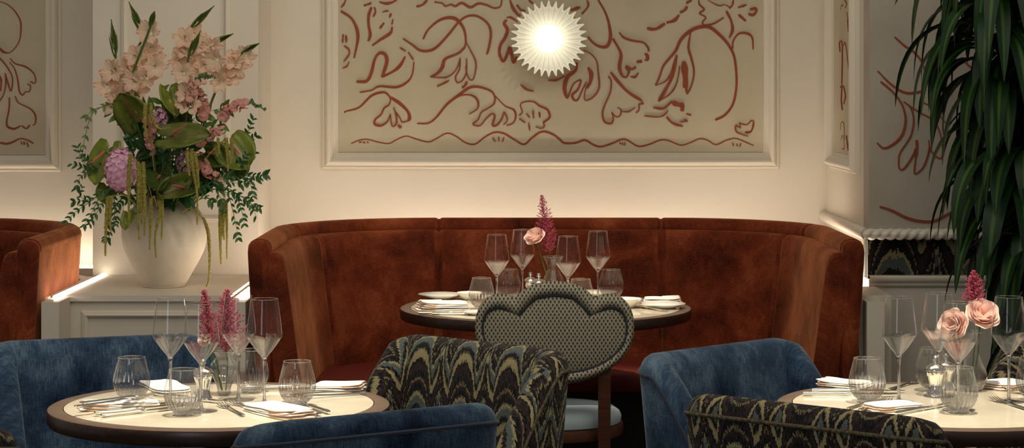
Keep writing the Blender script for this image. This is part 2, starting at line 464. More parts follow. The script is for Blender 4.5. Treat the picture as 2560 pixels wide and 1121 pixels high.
S4 = strokes("""14: 215,0 205,25 185,48;14: 330,35 355,28 380,18;16: 430,12 470,22 510,15 540,0;16: 665,42 705,30 735,0;
14: 780,12 830,20 850,38 885,28 915,38 955,18 1010,45 1060,22 1110,30 1160,50 1200,40 1210,0;18: 185,70 250,115 285,180 293,250 270,370;
12: 200,218 195,272;14: 218,225 220,270;12: 205,292 235,315 235,350 203,392;10: 238,393 222,422 195,435;
18: 380,45 362,100 362,160 372,220 360,262;12: 398,45 405,75 390,108;9: 450,78 470,70 490,70;14: 505,85 495,110;10: 517,122 510,155;16: 460,145 432,182;
18: 512,170 500,210 440,250 385,290;16: 580,245 640,285 690,320 750,322 800,295 870,220 940,135 1000,100 1060,105 1120,150 1140,210 1130,290 1115,345;
19: 708,250 740,190 810,130 880,112 930,130 970,190 980,260 975,300;20: 975,300 930,340 850,375 830,430 800,465 755,490;
9: 755,490 850,492 900,465 930,420 945,368;10: 945,368 940,440 915,490 925,525 955,515 980,475 985,430 985,372;9: 985,270 1010,320 1040,380 1045,430 1030,500 1005,505 985,460 980,420;
14: 798,550 840,530 875,512;16: 955,558 975,545 988,518;20: 285,520 350,515 380,460 400,380 430,338 465,345 478,390 455,470 445,490;
20: 445,490 510,460 560,420 595,360;10: 560,302 598,325;10: 613,332 648,382;14: 650,395 640,470 610,520 540,555 430,550 380,575 305,588;
14: 212,720 215,710 300,685 380,610 455,588 490,610 500,640 490,670;14: 490,670 460,690 440,730 405,760 400,790 440,800 480,775 500,728;
10: 500,728 510,800 535,795 540,760 530,710 520,685;10: 530,710 560,750 575,778 615,770;22: 500,620 560,660 610,710 622,750 612,772;18: 548,798 570,815;
16: 670,787 740,785 790,750 860,665 930,610 1000,560 1060,553 1140,580 1165,620 1160,660 1130,685;12: 900,630 960,605 1020,608 1055,640 1055,690 1000,728;
12: 1130,685 1080,715 1060,760 1025,790 1070,800 1110,755 1145,725 1165,740 1150,795 1180,795 1210,755 1225,715 1245,765 1220,795;
12: 1165,610 1230,675 1285,700 1298,745 1280,785 1240,800;12: 1320,735 1340,715 1328,670 1350,650 1410,648 1450,675 1500,700 1515,745 1490,770 1475,780 1480,805 1460,818 1425,808;
10: 1365,722 1388,750;10: 1408,700 1412,755;14: 1448,712 1452,750;10: 1320,755 1360,782;10: 1380,780 1388,835;
12: 250,915 300,895 350,888 420,905 490,915 540,890 600,868 660,885 740,905 790,885 860,850 920,870 980,910 1040,918 1100,875 1160,845 1220,850 1290,890 1350,920 1400,880 1450,845 1490,840 1540,860 1580,890 1610,912 1680,910 1738,893 1788,920 1838,935 1908,915 1968,890 2008,893 2078,932 2148,920 2218,893 2268,895 2348,925 2408,910 2468,885 2518,893 2573,922 2638,895 2698,883 2758,905 2813,928;
9: 298,908 318,905;9: 325,905 340,912;9: 352,902 360,912;9: 1150,878 1170,900;9: 1190,870 1190,900;9: 1225,872 1212,905;
18: 1262,0 1280,50 1310,90 1330,100;14: 1305,30 1330,60 1360,70;14: 1240,112 1270,112 1310,140;22: 1240,125 1225,150 1245,190 1230,240 1200,290 1195,345 1220,390 1250,330 1260,305 1275,360 1285,398 1305,360;
14: 1380,0 1410,25;14: 1328,538 1370,570 1412,580""", .3924, 780, 0)
S5 = strokes("""20: 345,0 390,80 415,160 422,240 400,295 350,295 310,270 280,235;14: 275,0 280,40 240,90;20: 170,65 230,45;14: 25,512 80,510 130,485;
10: 250,318 300,345 335,390 345,460 350,560 310,620 262,638 258,600 270,550;24: 210,400 200,450 150,490 130,560 145,620 160,600;
14: 160,600 185,540 215,515 235,515 215,570 180,605 190,635 215,635 245,570 270,520;26: 280,430 300,470 295,520 270,560;
14: 478,207 510,240 570,260 630,270 660,300 668,328;20: 437,245 470,300 490,350 480,430 500,485 530,490;20: 640,345 655,350 660,380 640,382;22: 590,395 625,390;
20: 530,490 540,450 525,425 560,440 585,425;16: 550,488 580,490 600,465;20: 425,460 480,530 540,590 620,640;10: 620,640 630,660 605,665 605,700 585,720;
12: 410,485 428,520 420,590 390,660 372,720 385,775 430,785 440,750 430,715;10: 430,715 460,745 485,735 490,700 465,685;9: 485,710 540,710 580,685;
20: 655,180 710,185 770,150;22: 780,145 830,130 860,95;18: 865,80 895,65 912,40;16: 905,20 940,0;12: 985,0 990,30 1020,60 990,85 1030,110 1010,140 1020,160 1080,150 1145,112;
8: 1040,0 1110,35 1150,30 1180,45;12: 1180,55 1200,30 1205,0;18: 1160,70 1190,130 1200,190 1180,242;14: 1235,48 1290,30;18: 1237,92 1285,135;18: 1300,88 1330,95 1350,75 1345,55 1310,60;
20: 1090,765 1150,735 1200,670 1222,580 1225,480 1210,360 1170,280 1110,215 1050,172 980,175 920,205 870,255 840,320 800,370 760,420 735,490 710,545;
9: 710,545 770,520 800,480 820,430;24: 845,350 830,420 810,500 780,560 730,645;9: 730,645 800,600 840,540 860,450 862,420;40: 890,390 895,440 900,500 900,560;16: 900,540 906,570 912,600;
14: 912,600 940,540 955,460 940,380 920,310 925,250 935,195;14: 1200,310 1205,260 1240,215 1290,212 1325,240 1332,315;16: 695,685 760,690 815,645;32: 815,650 850,665 890,670;26: 885,670 878,710;
10: 640,738 720,745 760,735 790,705;16: 780,745 820,785 885,805;12: 905,725 938,735;10: 865,775 910,770 890,760;
9: 1245,778 1250,815 1222,800 1225,840 1275,862 1300,868;9: 1245,785 1290,795 1320,770 1340,775;14: 1335,775 1330,810 1315,840 1280,845;
8: 1200,910 1208,930;8: 1230,915 1230,935;8: 1255,910 1245,938;8: 480,908 490,918;8: 498,905 503,925;8: 518,905 512,928""", .3924, 1360, 0)
SL = strokes("""9: 0,10 50,30 95,70 130,130 135,190 125,260 90,315 55,340;14: 55,338 25,330 0,308 -30,270;9: -40,340 0,370 50,430 82,500 72,580 50,520 35,465;9: 35,465 38,540 25,600 0,645;12: 0,480 10,520 5,580;
9: 65,372 100,405 165,425 215,465 230,510 220,530 195,518;9: 62,395 95,440 115,510 125,580 145,605 165,585 190,582 195,545 175,535;
12: 62,620 60,690 45,770 50,805 90,820 125,805 130,798;10: 97,612 120,655 190,690 225,730 228,780 210,800;10: 140,800 170,818 192,795;
10: -160,900 -80,915 0,908 40,915 80,905 130,882 175,890 215,912;9: 135,900 142,920;9: 155,900 157,920;9: 172,905 183,935""", .3928, 0, 0)
SR = strokes("""16: 350,185 400,230 440,255 480,300 500,350 515,400 495,450 450,465 395,462 330,420 265,355;16: 280,408 340,460 385,520 405,590 395,660 360,710 300,742 262,715;
10: 395,508 430,540 445,600 430,680 380,760 370,800 375,845 400,840 440,780 455,740;18: 460,700 462,740 455,790;10: 455,790 450,868 490,840 515,780 525,720;
10: 395,508 470,560 540,600 575,660 590,740 585,790 560,785 530,750 520,700;9: 490,512 540,540 610,620;
18: 275,1033 340,1055 410,1090 480,1107 550,1105 620,1070 680,1045 740,1060 800,1090 870,1115 940,1140;10: 695,50 705,100 760,118;12: 690,300 740,340 800,330;12: 720,640 760,700 740,800 690,850""", .4995, 2060, 0)
SW = strokes("""7: 88,50 92,30 103,25;6: 112,40 120,20 110,0;6: 125,100 130,160;6: 120,60 128,110;8: 88,260 85,215 95,208 100,240 98,420;7: 105,230 110,212 118,240 130,340 135,380;
8: 90,440 98,430 95,500 100,550;8: 105,430 115,480 108,520;7: 88,650 92,615 105,620 110,700;8: 90,700 100,680 108,740 95,745;7: 120,680 130,750 135,700""", .4995, 2060, 0)

def mural(label, st, D, box, mat):
    x0, x1, z0, z1 = box
    t = thing('wall_mural', label, 'mural', ((x0+x1)/2, D, z0))
    inv = Vector(t.location)
    b = MB().box(x0-inv.x, -.004, 0, x1-inv.x, 0, z1-z0)
    b.build('plaster_field', mat, t, smooth=False)
    d = MB()
    mp = lambda p, h: (PX(p.x, D)-inv.x, -.004-h, PZ(p.y, D)-inv.z)
    for w, pts in st: ribbon(d, pts, w, D, mp, 1)
    d.build('painted_pattern', M['paint'], t, smooth=False)
    return t
mural('wide beige mural of rust-brown flowers in a moulded frame above the curved rust banquette', S4+S5, WD,
      (PX(845), PX(1909), PZ(380), 2.7), M['plaster'])
mural('beige mural cut off by the photo edge, rust-brown bell flowers, left of the flower vase', SL, WD,
      (-3.39, PX(116), PZ(387), 2.7), M['plaster'])
t = thing('wall_mural', 'grey plaster mural with rust-brown tulip strokes half hidden by the tall striped plant', 'mural', (RX+.2, RD, 1.005))
d = MB()
for w, pts in SR:
    ribbon(d, pts, w*.78, RD, lambda p, h: (PX(p.x, RD)-RX-.2, -h-.0005, PZ(p.y, RD)-1.005), 1)
d.build('painted_pattern', M['paint'], t, smooth=False)
MB().box(-.2, 0, -.0, 2.6, .01, 1.7).build('plaster_field', M['plaster_r'], t, smooth=False)
t.location.y = RD - .0102
for o in t.children: pass
# narrow mural on the return wall
t = thing('wall_mural', 'very narrow mural of rust-brown scribbled flowers on the return wall beside the plant', 'mural', (RX, 8.3, 1.2))
d = MB()
def mpw(p, h):
    D = RX*F/(p.x-CX)
    return (-.004-h, D-8.3, CAMZ-(p.y-HY)*D/F-1.2)
for w, pts in SW:
    # keep strokes a hand's width thick on the wall in spite of the steep view
    c = []
    ribbon(d, [((RX*F/(x-CX))*100, (CAMZ-(y-HY)*RX/(x-CX))*100) for x, y in pts], .55, 0,
           lambda p, h: (-.004-h, p.x/100-8.3, p.y/100-1.2), 1)
d.build('painted_pattern', M['paint'], t, smooth=False)
MB().box(-.004, d0+.063-8.3, .0496, 0, d1-.063-8.3, 1.5).build('plaster_field', M['plaster'], t, smooth=False)

# ------------------------------------------------------------------ rope trim, dark band, dado, ledge
def rope(name, a, b, r):
    a, b = Vector(a), Vector(b); L = (b-a).length; n = int(L/.006)
    dr = (b-a).normalized(); u = Vector((0,0,1)); w = dr.cross(u)
    rs = []
    for i in range(n+1):
        s = L*i/n
        rs.append([a+dr*s + (u*math.sin(2*PI*j/14)+w*math.cos(2*PI*j/14))*(r*(1+.20*math.cos(3*(2*PI*j/20)-s*2*PI/.033))) for j in range(20)])
    X0, Y0 = RX-.012, RD-.012                      # mitred where the two runs meet
    if abs(a.y-b.y) < 1e-6: rs = [[(max(p[0], X0+(p[1]-Y0)), p[1], p[2]) for p in q] for q in rs]
    else: rs = [[(p[0], max(p[1], Y0+(p[0]-X0)), p[2]) for p in q] for q in rs]
    mb = MB().rings(rs, True)
    return struct(mb.build(name, M['trimw'], ang=60))
rope('trim_5', (RX-.045, RD-.012, .985), (3.2, RD-.012, .985), .018)
rope('trim_6', (RX-.012, WD, .985), (RX-.012, RD-.045, .985), .018)
struct(MB().box(RX-.02, RD-.015, .992, 3.4, RD, 1.004).build('trim_7', M['trimw'], smooth=False))
b = MB(); 
b.add([(RX+.001, RD+.03, .825),(3.4, RD+.03, .825),(3.4, RD+.03, .99),(RX+.001, RD+.03, .99)], [(0,1,2,3)], [(0,0,0),(2.15,0,0),(2.15,.165,0),(0,.165,0)])
b.box(RX+.001, RD+.031, .825, 3.4, RD+.1, .99)
tag(b.build('mirror_band', M['mirror_reflection'], smooth=False), 'mirror band painted with a dim flamestitch reflection under the rope moulding behind the tall plant', 'wall panel')
prof = [(0,.80),(-.004,.80),(-.008,.806),(-.008,.812),(-.016,.818),(-.020,.826),(-.020,.833),(-.014,.838),(.03,.838)]
b = MB().rings([[(RX, RD+y, z) for y, z in prof],[(3.4, RD+y, z) for y, z in prof]], closed=False)
struct(b.build('trim_8', M['trimw'], ang=30))
# ------------------------------------------------------------------ console with panelled front
cz = .79; cy0 = 7.515; cx0, cx1 = PX(131,cy0), X645+.0
t = thing('console', 'long cream console carrying the big flower vase between the two banquettes', 'console', ((cx0+cx1)/2, cy0, 0))
lx = (cx0+cx1)/2
MB().box(cx0-lx+.006, .012, 0, cx1-lx, PD-.002-cy0, cz-.02).build('body', M['wall'], t, smooth=False)
tp = MB().box(cx0-lx, 0, cz-.02, cx1-lx, PD-.002-cy0, cz)
tp.build('console_top', M['trimw'], t, smooth=False)
f = MB()
rs = []
fx0, fx1, fz0, fz1 = PX(203,cy0)-lx, cx1-lx-.05, .1, PZ(779,cy0)
for (w, h) in SML: rs.append([(fx0+w, .012-h, fz0+w),(fx1-w, .012-h, fz0+w),(fx1-w, .012-h, fz1-w),(fx0+w, .012-h, fz1-w)])
for i in range(4):
    j=(i+1)%4; f.rings([[r[i], r[j]] for r in rs], closed=False)
f.build('panel_moulding', M['trimw'], t, ang=25)

# ------------------------------------------------------------------ curved banquettes
BX = .147                                   # axis of the main banquette
A0, RC, YF, YB = .905, .475, 7.32, 8.465     # half width, corner radius, front, back (inner face, top)
def upt(s, off):
    """s in 0..5: right arm, right corner, back, left corner, left arm -> (x, y, nx, ny); off outward"""
    cy = YB-RC
    if s <= 1: x, y, nx, ny = A0, YF+(cy-YF)*s, 1, 0
    elif s <= 2:
        a = (s-1)*PI/2; nx, ny = math.cos(a), math.sin(a)
        x, y = A0-RC+RC*nx, cy+RC*ny
    elif s <= 3: x, y, nx, ny = (A0-RC)*(1-2*(s-2)), YB, 0, 1
    elif s <= 4:
        a = PI/2+(s-3)*PI/2; nx, ny = math.cos(a), math.sin(a)
        x, y = -(A0-RC)+RC*nx, cy+RC*ny
    else: x, y, nx, ny = -A0, cy-(cy-YF)*(s-4), -1, 0
    return (x+nx*off, y+ny*off)
def ulen(s):
    l = [.67, .746, .86, .746, .67]; t = 0
    for i in range(5):
        if s > i+1: t += l[i]
        else: return t+(s-i)*l[i]
    return t
def usweep(mb, prof, s0, s1, n, pinch=.0, caps=True, bev=0.0):
    rs = []; uv = []
    pl = [0]
    for k in range(1, len(prof)): pl.append(pl[-1]+math.hypot(prof[k][0]-prof[k-1][0], prof[k][1]-prof[k-1][1]))
    L0, L1 = ulen(s0), ulen(s1)
    ss = [s0+(s1-s0)*i/n for i in range(n+1)]
    PL = [.67, .746, .86, .746, .67]; la = PL[min(4, int(s0+1e-6))]; lb = PL[min(4, int(s1-1e-6))]
    dd = [.002,.005,.009,.013,.018,.024,.035]+([bev-.0003, bev+.0003] if bev else [])
    ss = sorted(set(ss+[s0+q/la for q in dd]+[s1-q/lb for q in dd]))
    zc = sum(p[1] for p in prof)/len(prof); oc = sum(p[0] for p in prof)/len(prof)
    for s in ss:
        d = min(ulen(s)-L0, L1-ulen(s))
        f = 1-math.exp(-d/.007)
        ring = []
        for k, (o, z) in enumerate(prof):
            oo = o + pinch*(1-f) * (1 if o < .06 else 0)
            zz = z
            if bev and d < bev:
                g = bev*(1-math.sqrt(max(0, 1-(1-d/bev)**2)))
                oo += max(-g, min(g, oc-oo))
                if zz > .6: zz -= g
            x, y = upt(s, oo)
            ring.append((x, y, zz)); uv.append((o+(3 if s < 2.5 else 5), z, 0) if bev and d < bev else (ulen(s), pl[k], 0))
        rs.append(ring)
    mb.rings(rs, True, False, False, uv)
    if caps:
        cu = [(o*1.0, z, 0) for o, z in prof]
        mb.add(rs[0], [tuple(range(len(prof)))[::-1]], [(o+3, z, 0) for o, z in prof])
        mb.add(rs[-1], [tuple(range(len(prof)))], [(o+5, z, 0) for o, z in prof])
    return mb
CUSH = [(.05,.42),(-.064,.42),(-.062,.47),(-.052,.55),(-.040,.64),(-.028,.73),(-.016,.82),(-.006,.89),(-.001,.918),(.006,.938),(.018,.949),(.034,.952),(.050,.950),(.050,.80),(.046,.6)]
SHELL = [(-.02,.05),(.0,.45),(.035,.80),(.046,.93),(.049,.957),(.053,.976),(.065,.987),(.082,.991),(.100,.989),(.113,.981),(.121,.970),(.124,.95),(.116,.80),(.094,.5),(.085,.05)]
ROLL = [(.046,.955),(.045,.966),(.050,.981),(.063,.992),(.082,.996),(.101,.994),(.115,.986),(.124,.973),(.126,.957),(.122,.945),(.05,.945)]
SEAT = [(-.40,.39),(-.455,.392),(-.463,.42),(-.458,.45),(-.44,.463),(-.28,.468),(-.06,.462),(-.045,.44),(-.03,.40),(-.02,.39)]
S27 = 1+27/90
segs = [(0,S27),(S27,2),(2,3),(3,5-S27),(5-S27,5)]
def banquette(label):
    t = thing('curved_banquette', label, 'banquette', (BX,0,0))
    usweep(MB(), SHELL, 0, 5, 70, bev=.022).build('outer_shell', M['orange'], t, ang=50)
    for a, b in segs:
        usweep(MB(), CUSH, a, b, 22, pinch=.016, bev=.016).build('back_cushion', M['orange'], t, ang=50)
    for a, b in [(.045,S27-.12),(S27-.12,2),(2,3),(3,5-S27+.12),(5-S27+.12,4.955)]:
        usweep(MB(), ROLL, a, b, 18, bev=.014).build('top_roll', M['orange'], t, ang=50)
    # seat ring: keep the inner radius sane by clipping the offset
    usweep(MB(), SEAT, 0, 5, 50).build('seat_cushion', M['seat_red'], t, ang=50)
    usweep(MB(), [(-.36,0),(-.36,.388),(-.04,.388),(-.04,0)], 0, 5, 40).build('plinth_base', M['soil'], t, ang=50)
    return t
RC_SAVE = RC
ban = banquette('curved rust velvet banquette wrapping the far round table in the middle of the room')
dup(ban, (-2.605, 0, 0), None, 'rust velvet banquette end showing at the left photo edge, beside the console')
# LED cove behind each banquette: cream plinth ring with a light strip on it
def cove(xc, nm, s0):
    b = usweep(MB(), [(.131,0),(.131,.785),(.19,.785),(.19,0)], .02, 4.98, 50)
    o = b.build('trim_%d' % nm, M['trimw'], ang=40); o.location.x = xc; struct(o)
    if s0 is None: return
    b = usweep(MB(), [(.150,.786),(.150,.794),(.172,.794),(.172,.786)], s0, 5-s0, 60)
    l = b.build('led_strip', M['led'], ang=40); l.location.x = xc
    return l
l = cove(BX, 10, .26); tag(l, 'warm glowing light strip hidden behind the main curved banquette', 'light strip')
cove(-2.605, 11, None)
lx_ = -2.605+A0+.150
b_ = MB().box(lx_, 7.44, .789, lx_+.012, 8.345, .797)
tag(b_.build('led_strip', M['led_soft'], smooth=False), 'bright light strip running between the left banquette and the console', 'light strip')
b_ = MB().box(-4.0, 8.70, .789, X232-.01, 8.715, .797)
tag(b_.build('led_strip', M['led'], smooth=False), 'light strip along the wall behind the left banquette', 'light strip')
struct(MB().box(BX+A0+.118, 7.42, 0, PX(2228,7.42), RD-.002, .80).build('trim_12', M['trimw'], smooth=False))
struct(MB().box(-2.605+A0+.10, 7.47, 0, cx0-.006, 8.30, .788).build('trim_13', M['trimw'], smooth=False))
struct(MB().box(-4.0, 8.68, 0, X232-.002, WD-.002, .788).build('trim_9', M['trimw'], smooth=False))

# ------------------------------------------------------------------ sconce
sc = at(1372, 97, 8.70)
t = thing('wall_sconce', 'round ribbed white ceramic wall lamp with glowing globe, on the wide mural', 'wall lamp', (sc.x, WD-.005, sc.z))
NTEETH = 32; mb = MB(); rs = []; uv = []
rad = 96*8.70/F
for ri in range(15):
    q = ri/14; r0 = .036 + (rad-.036)*q
    ring = []
    for j in range(NTEETH*14):
        a = 2*PI*j/(NTEETH*14); c = math.cos(a*NTEETH)
        rr = r0
        cc = .5+.5*c; sp = cc**1.6
        if q > .8: rr = r0 - (1-sp)*.026*((q-.8)/.2)
        hgt = .012+.080*q**1.2 + .008*sp*min(1, q*3) + .0022*math.cos(a*NTEETH*3)*min(1, q*2)
        ring.append((rr*math.sin(a), -hgt, rr*math.cos(a)))
    rs.append(ring)
back = [[(x*.985, y+.010, z*.985) for x, y, z in r] for r in rs[::-1]]
mb.rings(rs+back, True)
mb.build('ribbed_shade', M['ceramic'], t, ang=60)
b = MB().lathe([(.055,0),(.055,.014),(.04,.02),(.0,.02)], 32)
o = b.build('back_plate', M['ceramic'], t); o.rotation_euler = (R(90),0,0)
b = MB().ball((0,-.075,0), .055, 32); b.build('glass_globe', M['bulb'], t)
# ------------------------------------------------------------------ tables
def table(label, x, y, r, ri):
    t = thing('round_table', label, 'table', (x, y, 0), 0)
    b = MB().lathe([(ri,TZ-.004),(ri,TZ),(r-.006,TZ),(r-.002,TZ-.002),(r,TZ-.006),(r,TZ-.030),(r-.004,TZ-.036),(r-.012,TZ-.038),(r-.10,TZ-.045),(0,TZ-.045)], 96)
    # bottom edge is dark, the top face of the ring a paler brown
    for i, f in enumerate(b.f):
        z = [b.v[k][2] for k in f]; rr = [math.hypot(*b.v[k][:2]) for k in f]
        b.m[i] = 1 if (min(z) > TZ-.0045) else 0
    b.build('table_rim', [M['dkwood'], M['ringwood']], t, ang=35)
    b = MB().lathe([(ri-.002,TZ-.004),(ri-.002,TZ),(ri-.01,TZ+.0008),(0,TZ+.0008)], 96)
    b.build('marble_inlay', M['marble'], t, ang=35)
    MB().lathe([(0,.03),(.045,.03),(.04,.06),(.036,.5),(.04,TZ-.08),(.16,TZ-.05),(.16,TZ-.045),(0,TZ-.045)], 32).build('pedestal', M['black'], t)
    MB().lathe([(0,.03),(.10,.03),(.125,.02),(.13,.0),(0,0)], 40).build('foot_plate', M['black'], t)
    return t
TN = (( 550-CX)*5.21/F, 5.21); TR = ((2368-CX)*5.21/F, 5.21); TF = (.115, 7.527)
table('round marble-topped table at the left front, set for four with a pink astilbe vase', TN[0], TN[1], .4026, .365)
table('round marble-topped table at the right front, set with two blush roses', TR[0], TR[1], .4026, .365)
table('larger round table standing inside the curved rust banquette, behind the cloud-backed chair', TF[0], TF[1], .498, .463)

# ------------------------------------------------------------------ tub chairs (facing local +y)
CW, CR, CYB, CYF = .312, .088, -.30, .12
def cpt(s, off):
    """0..1 right arm from front, 1..2 corner, 2..3 back, 3..4 corner, 4..5 left arm; off inwards"""
    cy = CYB+CR
    sp = .02
    if s <= 1: x, y, nx, ny = CW, CYF+(cy-CYF)*s, 1, 0
    elif s <= 2:
        a = (s-1)*PI/2; nx, ny = math.cos(a), -math.sin(a); x, y = CW-CR+CR*nx, cy+CR*ny
    elif s <= 3: x, y, nx, ny = (CW-CR)*(1-2*(s-2)), CYB, 0, -1
    elif s <= 4:
        a = PI/2+(s-3)*PI/2; nx, ny = math.cos(a), -math.sin(a); x, y = -(CW-CR)+CR*nx, cy+CR*ny
    else: x, y, nx, ny = -CW, cy+(CYF-cy)*(s-4), -1, 0
    y2 = y - ny*off; x2 = x - nx*off
    if y2 < -.16: y2 -= 0.0
    return x2, y2
def cz_top(s, zt):
    x, y = cpt(s, 0)
    if s <= 1: q = 1-s
    elif s >= 4: q = s-4
    else: q = -1
    base = zt
    if q < 0:
        # soft dip of the corners
        if s < 2: return zt - .014*(2-s)**2
        if s > 3: return zt - .014*(s-3)**2
        return zt
    yy = -.212+q*(.332)
    if yy > -.005: return .495-.025*(yy+.005)/.125
    q = (yy+.212)/.207
    return (zt-.014) - (zt-.014-.495)*(.75*q + .25*sm(q))
def clen(s):
    l=[.332,.138,.448,.138,.332]; t=0
    for i in range(5):
        if s > i+1: t += l[i]
        else: return t+(s-i)*l[i]
    return t
def cprof(zt):
    # off inwards, z, from the outer foot over the top down the inner face
    P = [(.030,.20),(.016,.32),(.006,.45)]
    P += [(.003,.45+(zt-.045-.45)*.5),(.0,zt-.045),(.001,zt-.037),(.001,zt-.036),(.006,zt-.024),(.014,zt-.012),(.027,zt-.003),(.043,zt),(.060,zt-.003),(.075,zt-.013),(.084,zt-.030),(.090,zt-.06)]
    P += [(.094,.44+(zt-.06-.44)*.66),(.098,.44+(zt-.06-.44)*.33),(.100,.44),(.10,.30),(.09,.20)]
    return P
def tub_chair(label, fab, pipe, group=None, zt=.818):
    t = thing('tub_chair', label, 'chair', (0,0,0), 0)
    rs=[]; uv=[]; pp=[]
    N=20; ss=[i/N*5 for i in range(N+1)]
    ss=[0,.02,.05,.12,.2,.28,.34,.38,.43,.5,.6,.7,.8,.9]+[1+i/8 for i in range(8)]+[2+i/12 for i in range(13)][:-1]+[3+i/8 for i in range(8)]+[5-q for q in (.02,.05,.12,.2,.28,.34,.38,.43,.5,.6,.7,.8,.9)]+[4,5]
    ss=sorted(set(ss))
    for s in ss:
        z = cz_top(s, zt); pr = cprof(z); ring=[]; L=0
        e = min(s, 5-s)
        sh = (1-e/.06)*.35 if e < .06 else 0
        tot = sum(math.hypot(pr[k][0]-pr[k-1][0], pr[k][1]-pr[k-1][1]) for k in range(7,len(pr)))
        for k,(o,zz) in enumerate(pr):
            if k > 6: L += math.hypot(o-pr[k-1][0], zz-pr[k-1][1])
            o2 = o + (.05-o)*sh; 
            lean = (zz-.45)*.09 if zz > .45 else 0
            x,y = cpt(s, o2)
            wgt = sm((-.02-y)/.25)
            ring.append((x*(1+.02*(zz-.3)), y-lean*wgt, zz)); uv.append((clen(s)+.012, (zz-.2) if k < 6 else tot-L+.05, 0))
        rs.append(ring)
        q = ring[5]
        pp.append((q[0]*1.006, q[1]-.001*(1 if y<0 else 0), q[2]-.004))
    sh = MB().rings(rs, True, True, True, uv).build('upholstered_shell', fab, t, ang=60)
    MB().tube(catmull(pp,2), .0042, 8).build('piping', pipe, sh)
    # seat cushion
    b = MB(); rr=[]
    n=40
    def sq(a, hx, hy): 
        c,s_ = math.cos(a), math.sin(a); e=.45
        return (hx*abs(c)**e*(1 if c>=0 else -1), hy*abs(s_)**e*(1 if s_>=0 else -1))
    for (g,z) in [(.94,.30),(1,.32),(1,.44),(.985,.462),(.95,.475),(.85,.482),(.5,.488),(.02,.49)]:
        rr.append([(sq(2*PI*j/n,.212*g,.235*g)[0], .045+sq(2*PI*j/n,.212*g,.235*g)[1], z) for j in range(n)])
    b.rings(rr, True, True, True, [(p[0],p[1],0) for r in rr for p in r]).build('seat_cushion', fab, t, ang=50)
    MB().box(-.20,-.20,.20,.20,.26,.30).build('base_frame', M['dkwood'], t, smooth=False)
    for sx in (-1,1):
        for (y0) in (-.2,.23):
            MB().tube([(sx*.23,y0*1.05,0),(sx*.19,y0,.21)], [.012,.019], 10).build('leg', M['dkwood'], t)
    return t
def place_tub(t, bx, by, face, first=False):
    """bx,by: where the middle of the back's outer face stands; face: heading (x,y) it looks to"""
    a = math.atan2(face[1], face[0]) - PI/2
    c, s_ = math.cos(a), math.sin(a)
    t.location = (bx - (-s_*CYB)*1.0, by - (c*CYB), 0)
    t.rotation_euler = (0,0,a)
    return t
blue = tub_chair('blue velvet tub chair seen from behind, in front of the left table', M['blue'], M['blue_pipe'])
place_tub(blue, -.275, 4.62, (-.56,.83))
c = dup(blue, (0,0,0), 0, 'blue velvet tub chair facing the room behind the left table, below the flower vase')
place_tub(c, -1.14, 6.03, (.37,-.93))
c = dup(blue, (0,0,0), 0, 'blue velvet tub chair at the back of the right table, beside the cloud-backed chair')
place_tub(c, .535, 5.84, (.70,-.71))
fl = tub_chair('flamestitch tub chair in navy and yellow at the right of the left table', M['flame'], M['flame_pipe'], zt=.836)
place_tub(fl, -.070, 5.77, (-.68,-.73))
c = dup(fl, (0,0,0), 0, 'flamestitch tub chair seen from behind in front of the right table')
place_tub(c, .603, 4.61, (.65,.76))
c = dup(fl, (0,0,0), 0, 'flamestitch tub chair cut by the right photo edge under the tall plant')
place_tub(c, 1.615, 5.87, (-.70,-.71))
c = dup(fl, (0,0,0), 0, 'flamestitch chair of which only a corner shows at the bottom left of the photo')
place_tub(c, -1.30, 4.35, (.12,.99))

# ------------------------------------------------------------------ cloud-backed chair
t = thing('dining_chair', 'wooden chair with a cloud-shaped woven back and pale blue seat, before the far table', 'chair', ((1387-CX)*6.80/F, 6.80, 0))
K = 6.80/F
OUT=[(0,-95),(30,-92),(58,-85),(84,-69),(97,-55),(103,-54),(117,-60),(139,-63),(165,-56),(187,-34),(198,-4),(200,28),(195,56),(178,90),(150,118),(110,142),(60,159),(0,166)]
INN=[(0,-60),(27,-57),(51,-50),(77,-25),(92,-9),(101,-9),(112,-17),(128,-26),(147,-28),(168,-18),(179,4),(181,29),(174,58),(155,84),(125,107),(88,123),(48,132),(0,136)]
zc = CAMZ-(800-HY)*K
def loop(hf):
    p=[(x*K, zc-y*K, 0) for x,y in hf]+[(-x*K, zc-y*K, 0) for x,y in hf[-2:0:-1]]
    p=[Vector(q) for q in p]; n=len(p); o=[]
    for i in range(n):
        p0,p1,p2,p3=p[i-1],p[i],p[(i+1)%n],p[(i+2)%n]
        for k in range(4):
            t_=k/4
            o.append(.5*((2*p1)+(p2-p0)*t_+(2*p0-5*p1+4*p2-p3)*t_*t_+(3*p1-p0-3*p2+p3)*t_**3))
    return [(q.x,q.y) for q in o]
lo, li = loop(OUT), loop(INN)
ymid = .030
def mixl(q): return [(a[0]+(b[0]-a[0])*q, a[1]+(b[1]-a[1])*q) for a,b in zip(lo,li)]
ringsf=[]
for q, y in [(0,.0),(.03,-.012),(.12,-.022),(.28,-.030),(.50,-.034),(.72,-.032),(.90,-.026),(1.0,-.018)]:
    ringsf.append([(x, y+ymid, z) for x,z in mixl(q)])
ringsb=[[(x, ymid*2-y, z) for x,y,z in r] for r in ringsf[:0:-1]]
allr = ringsb+ringsf
bb = MB().rings(allr, True, True, False, [(x,z,0) for r in allr for x,y,z in r]).build('back_border', M['weave'], t, ang=60)
MB().tube([(x, ymid-.021, z) for x,z in li]+[(li[0][0], ymid-.021, li[0][1])], .0044, 8, caps=False).build('piping', M['slate'], bb)
cxm, czm = 0, sum(p[1] for p in li)/len(li)-.02
rr=[]
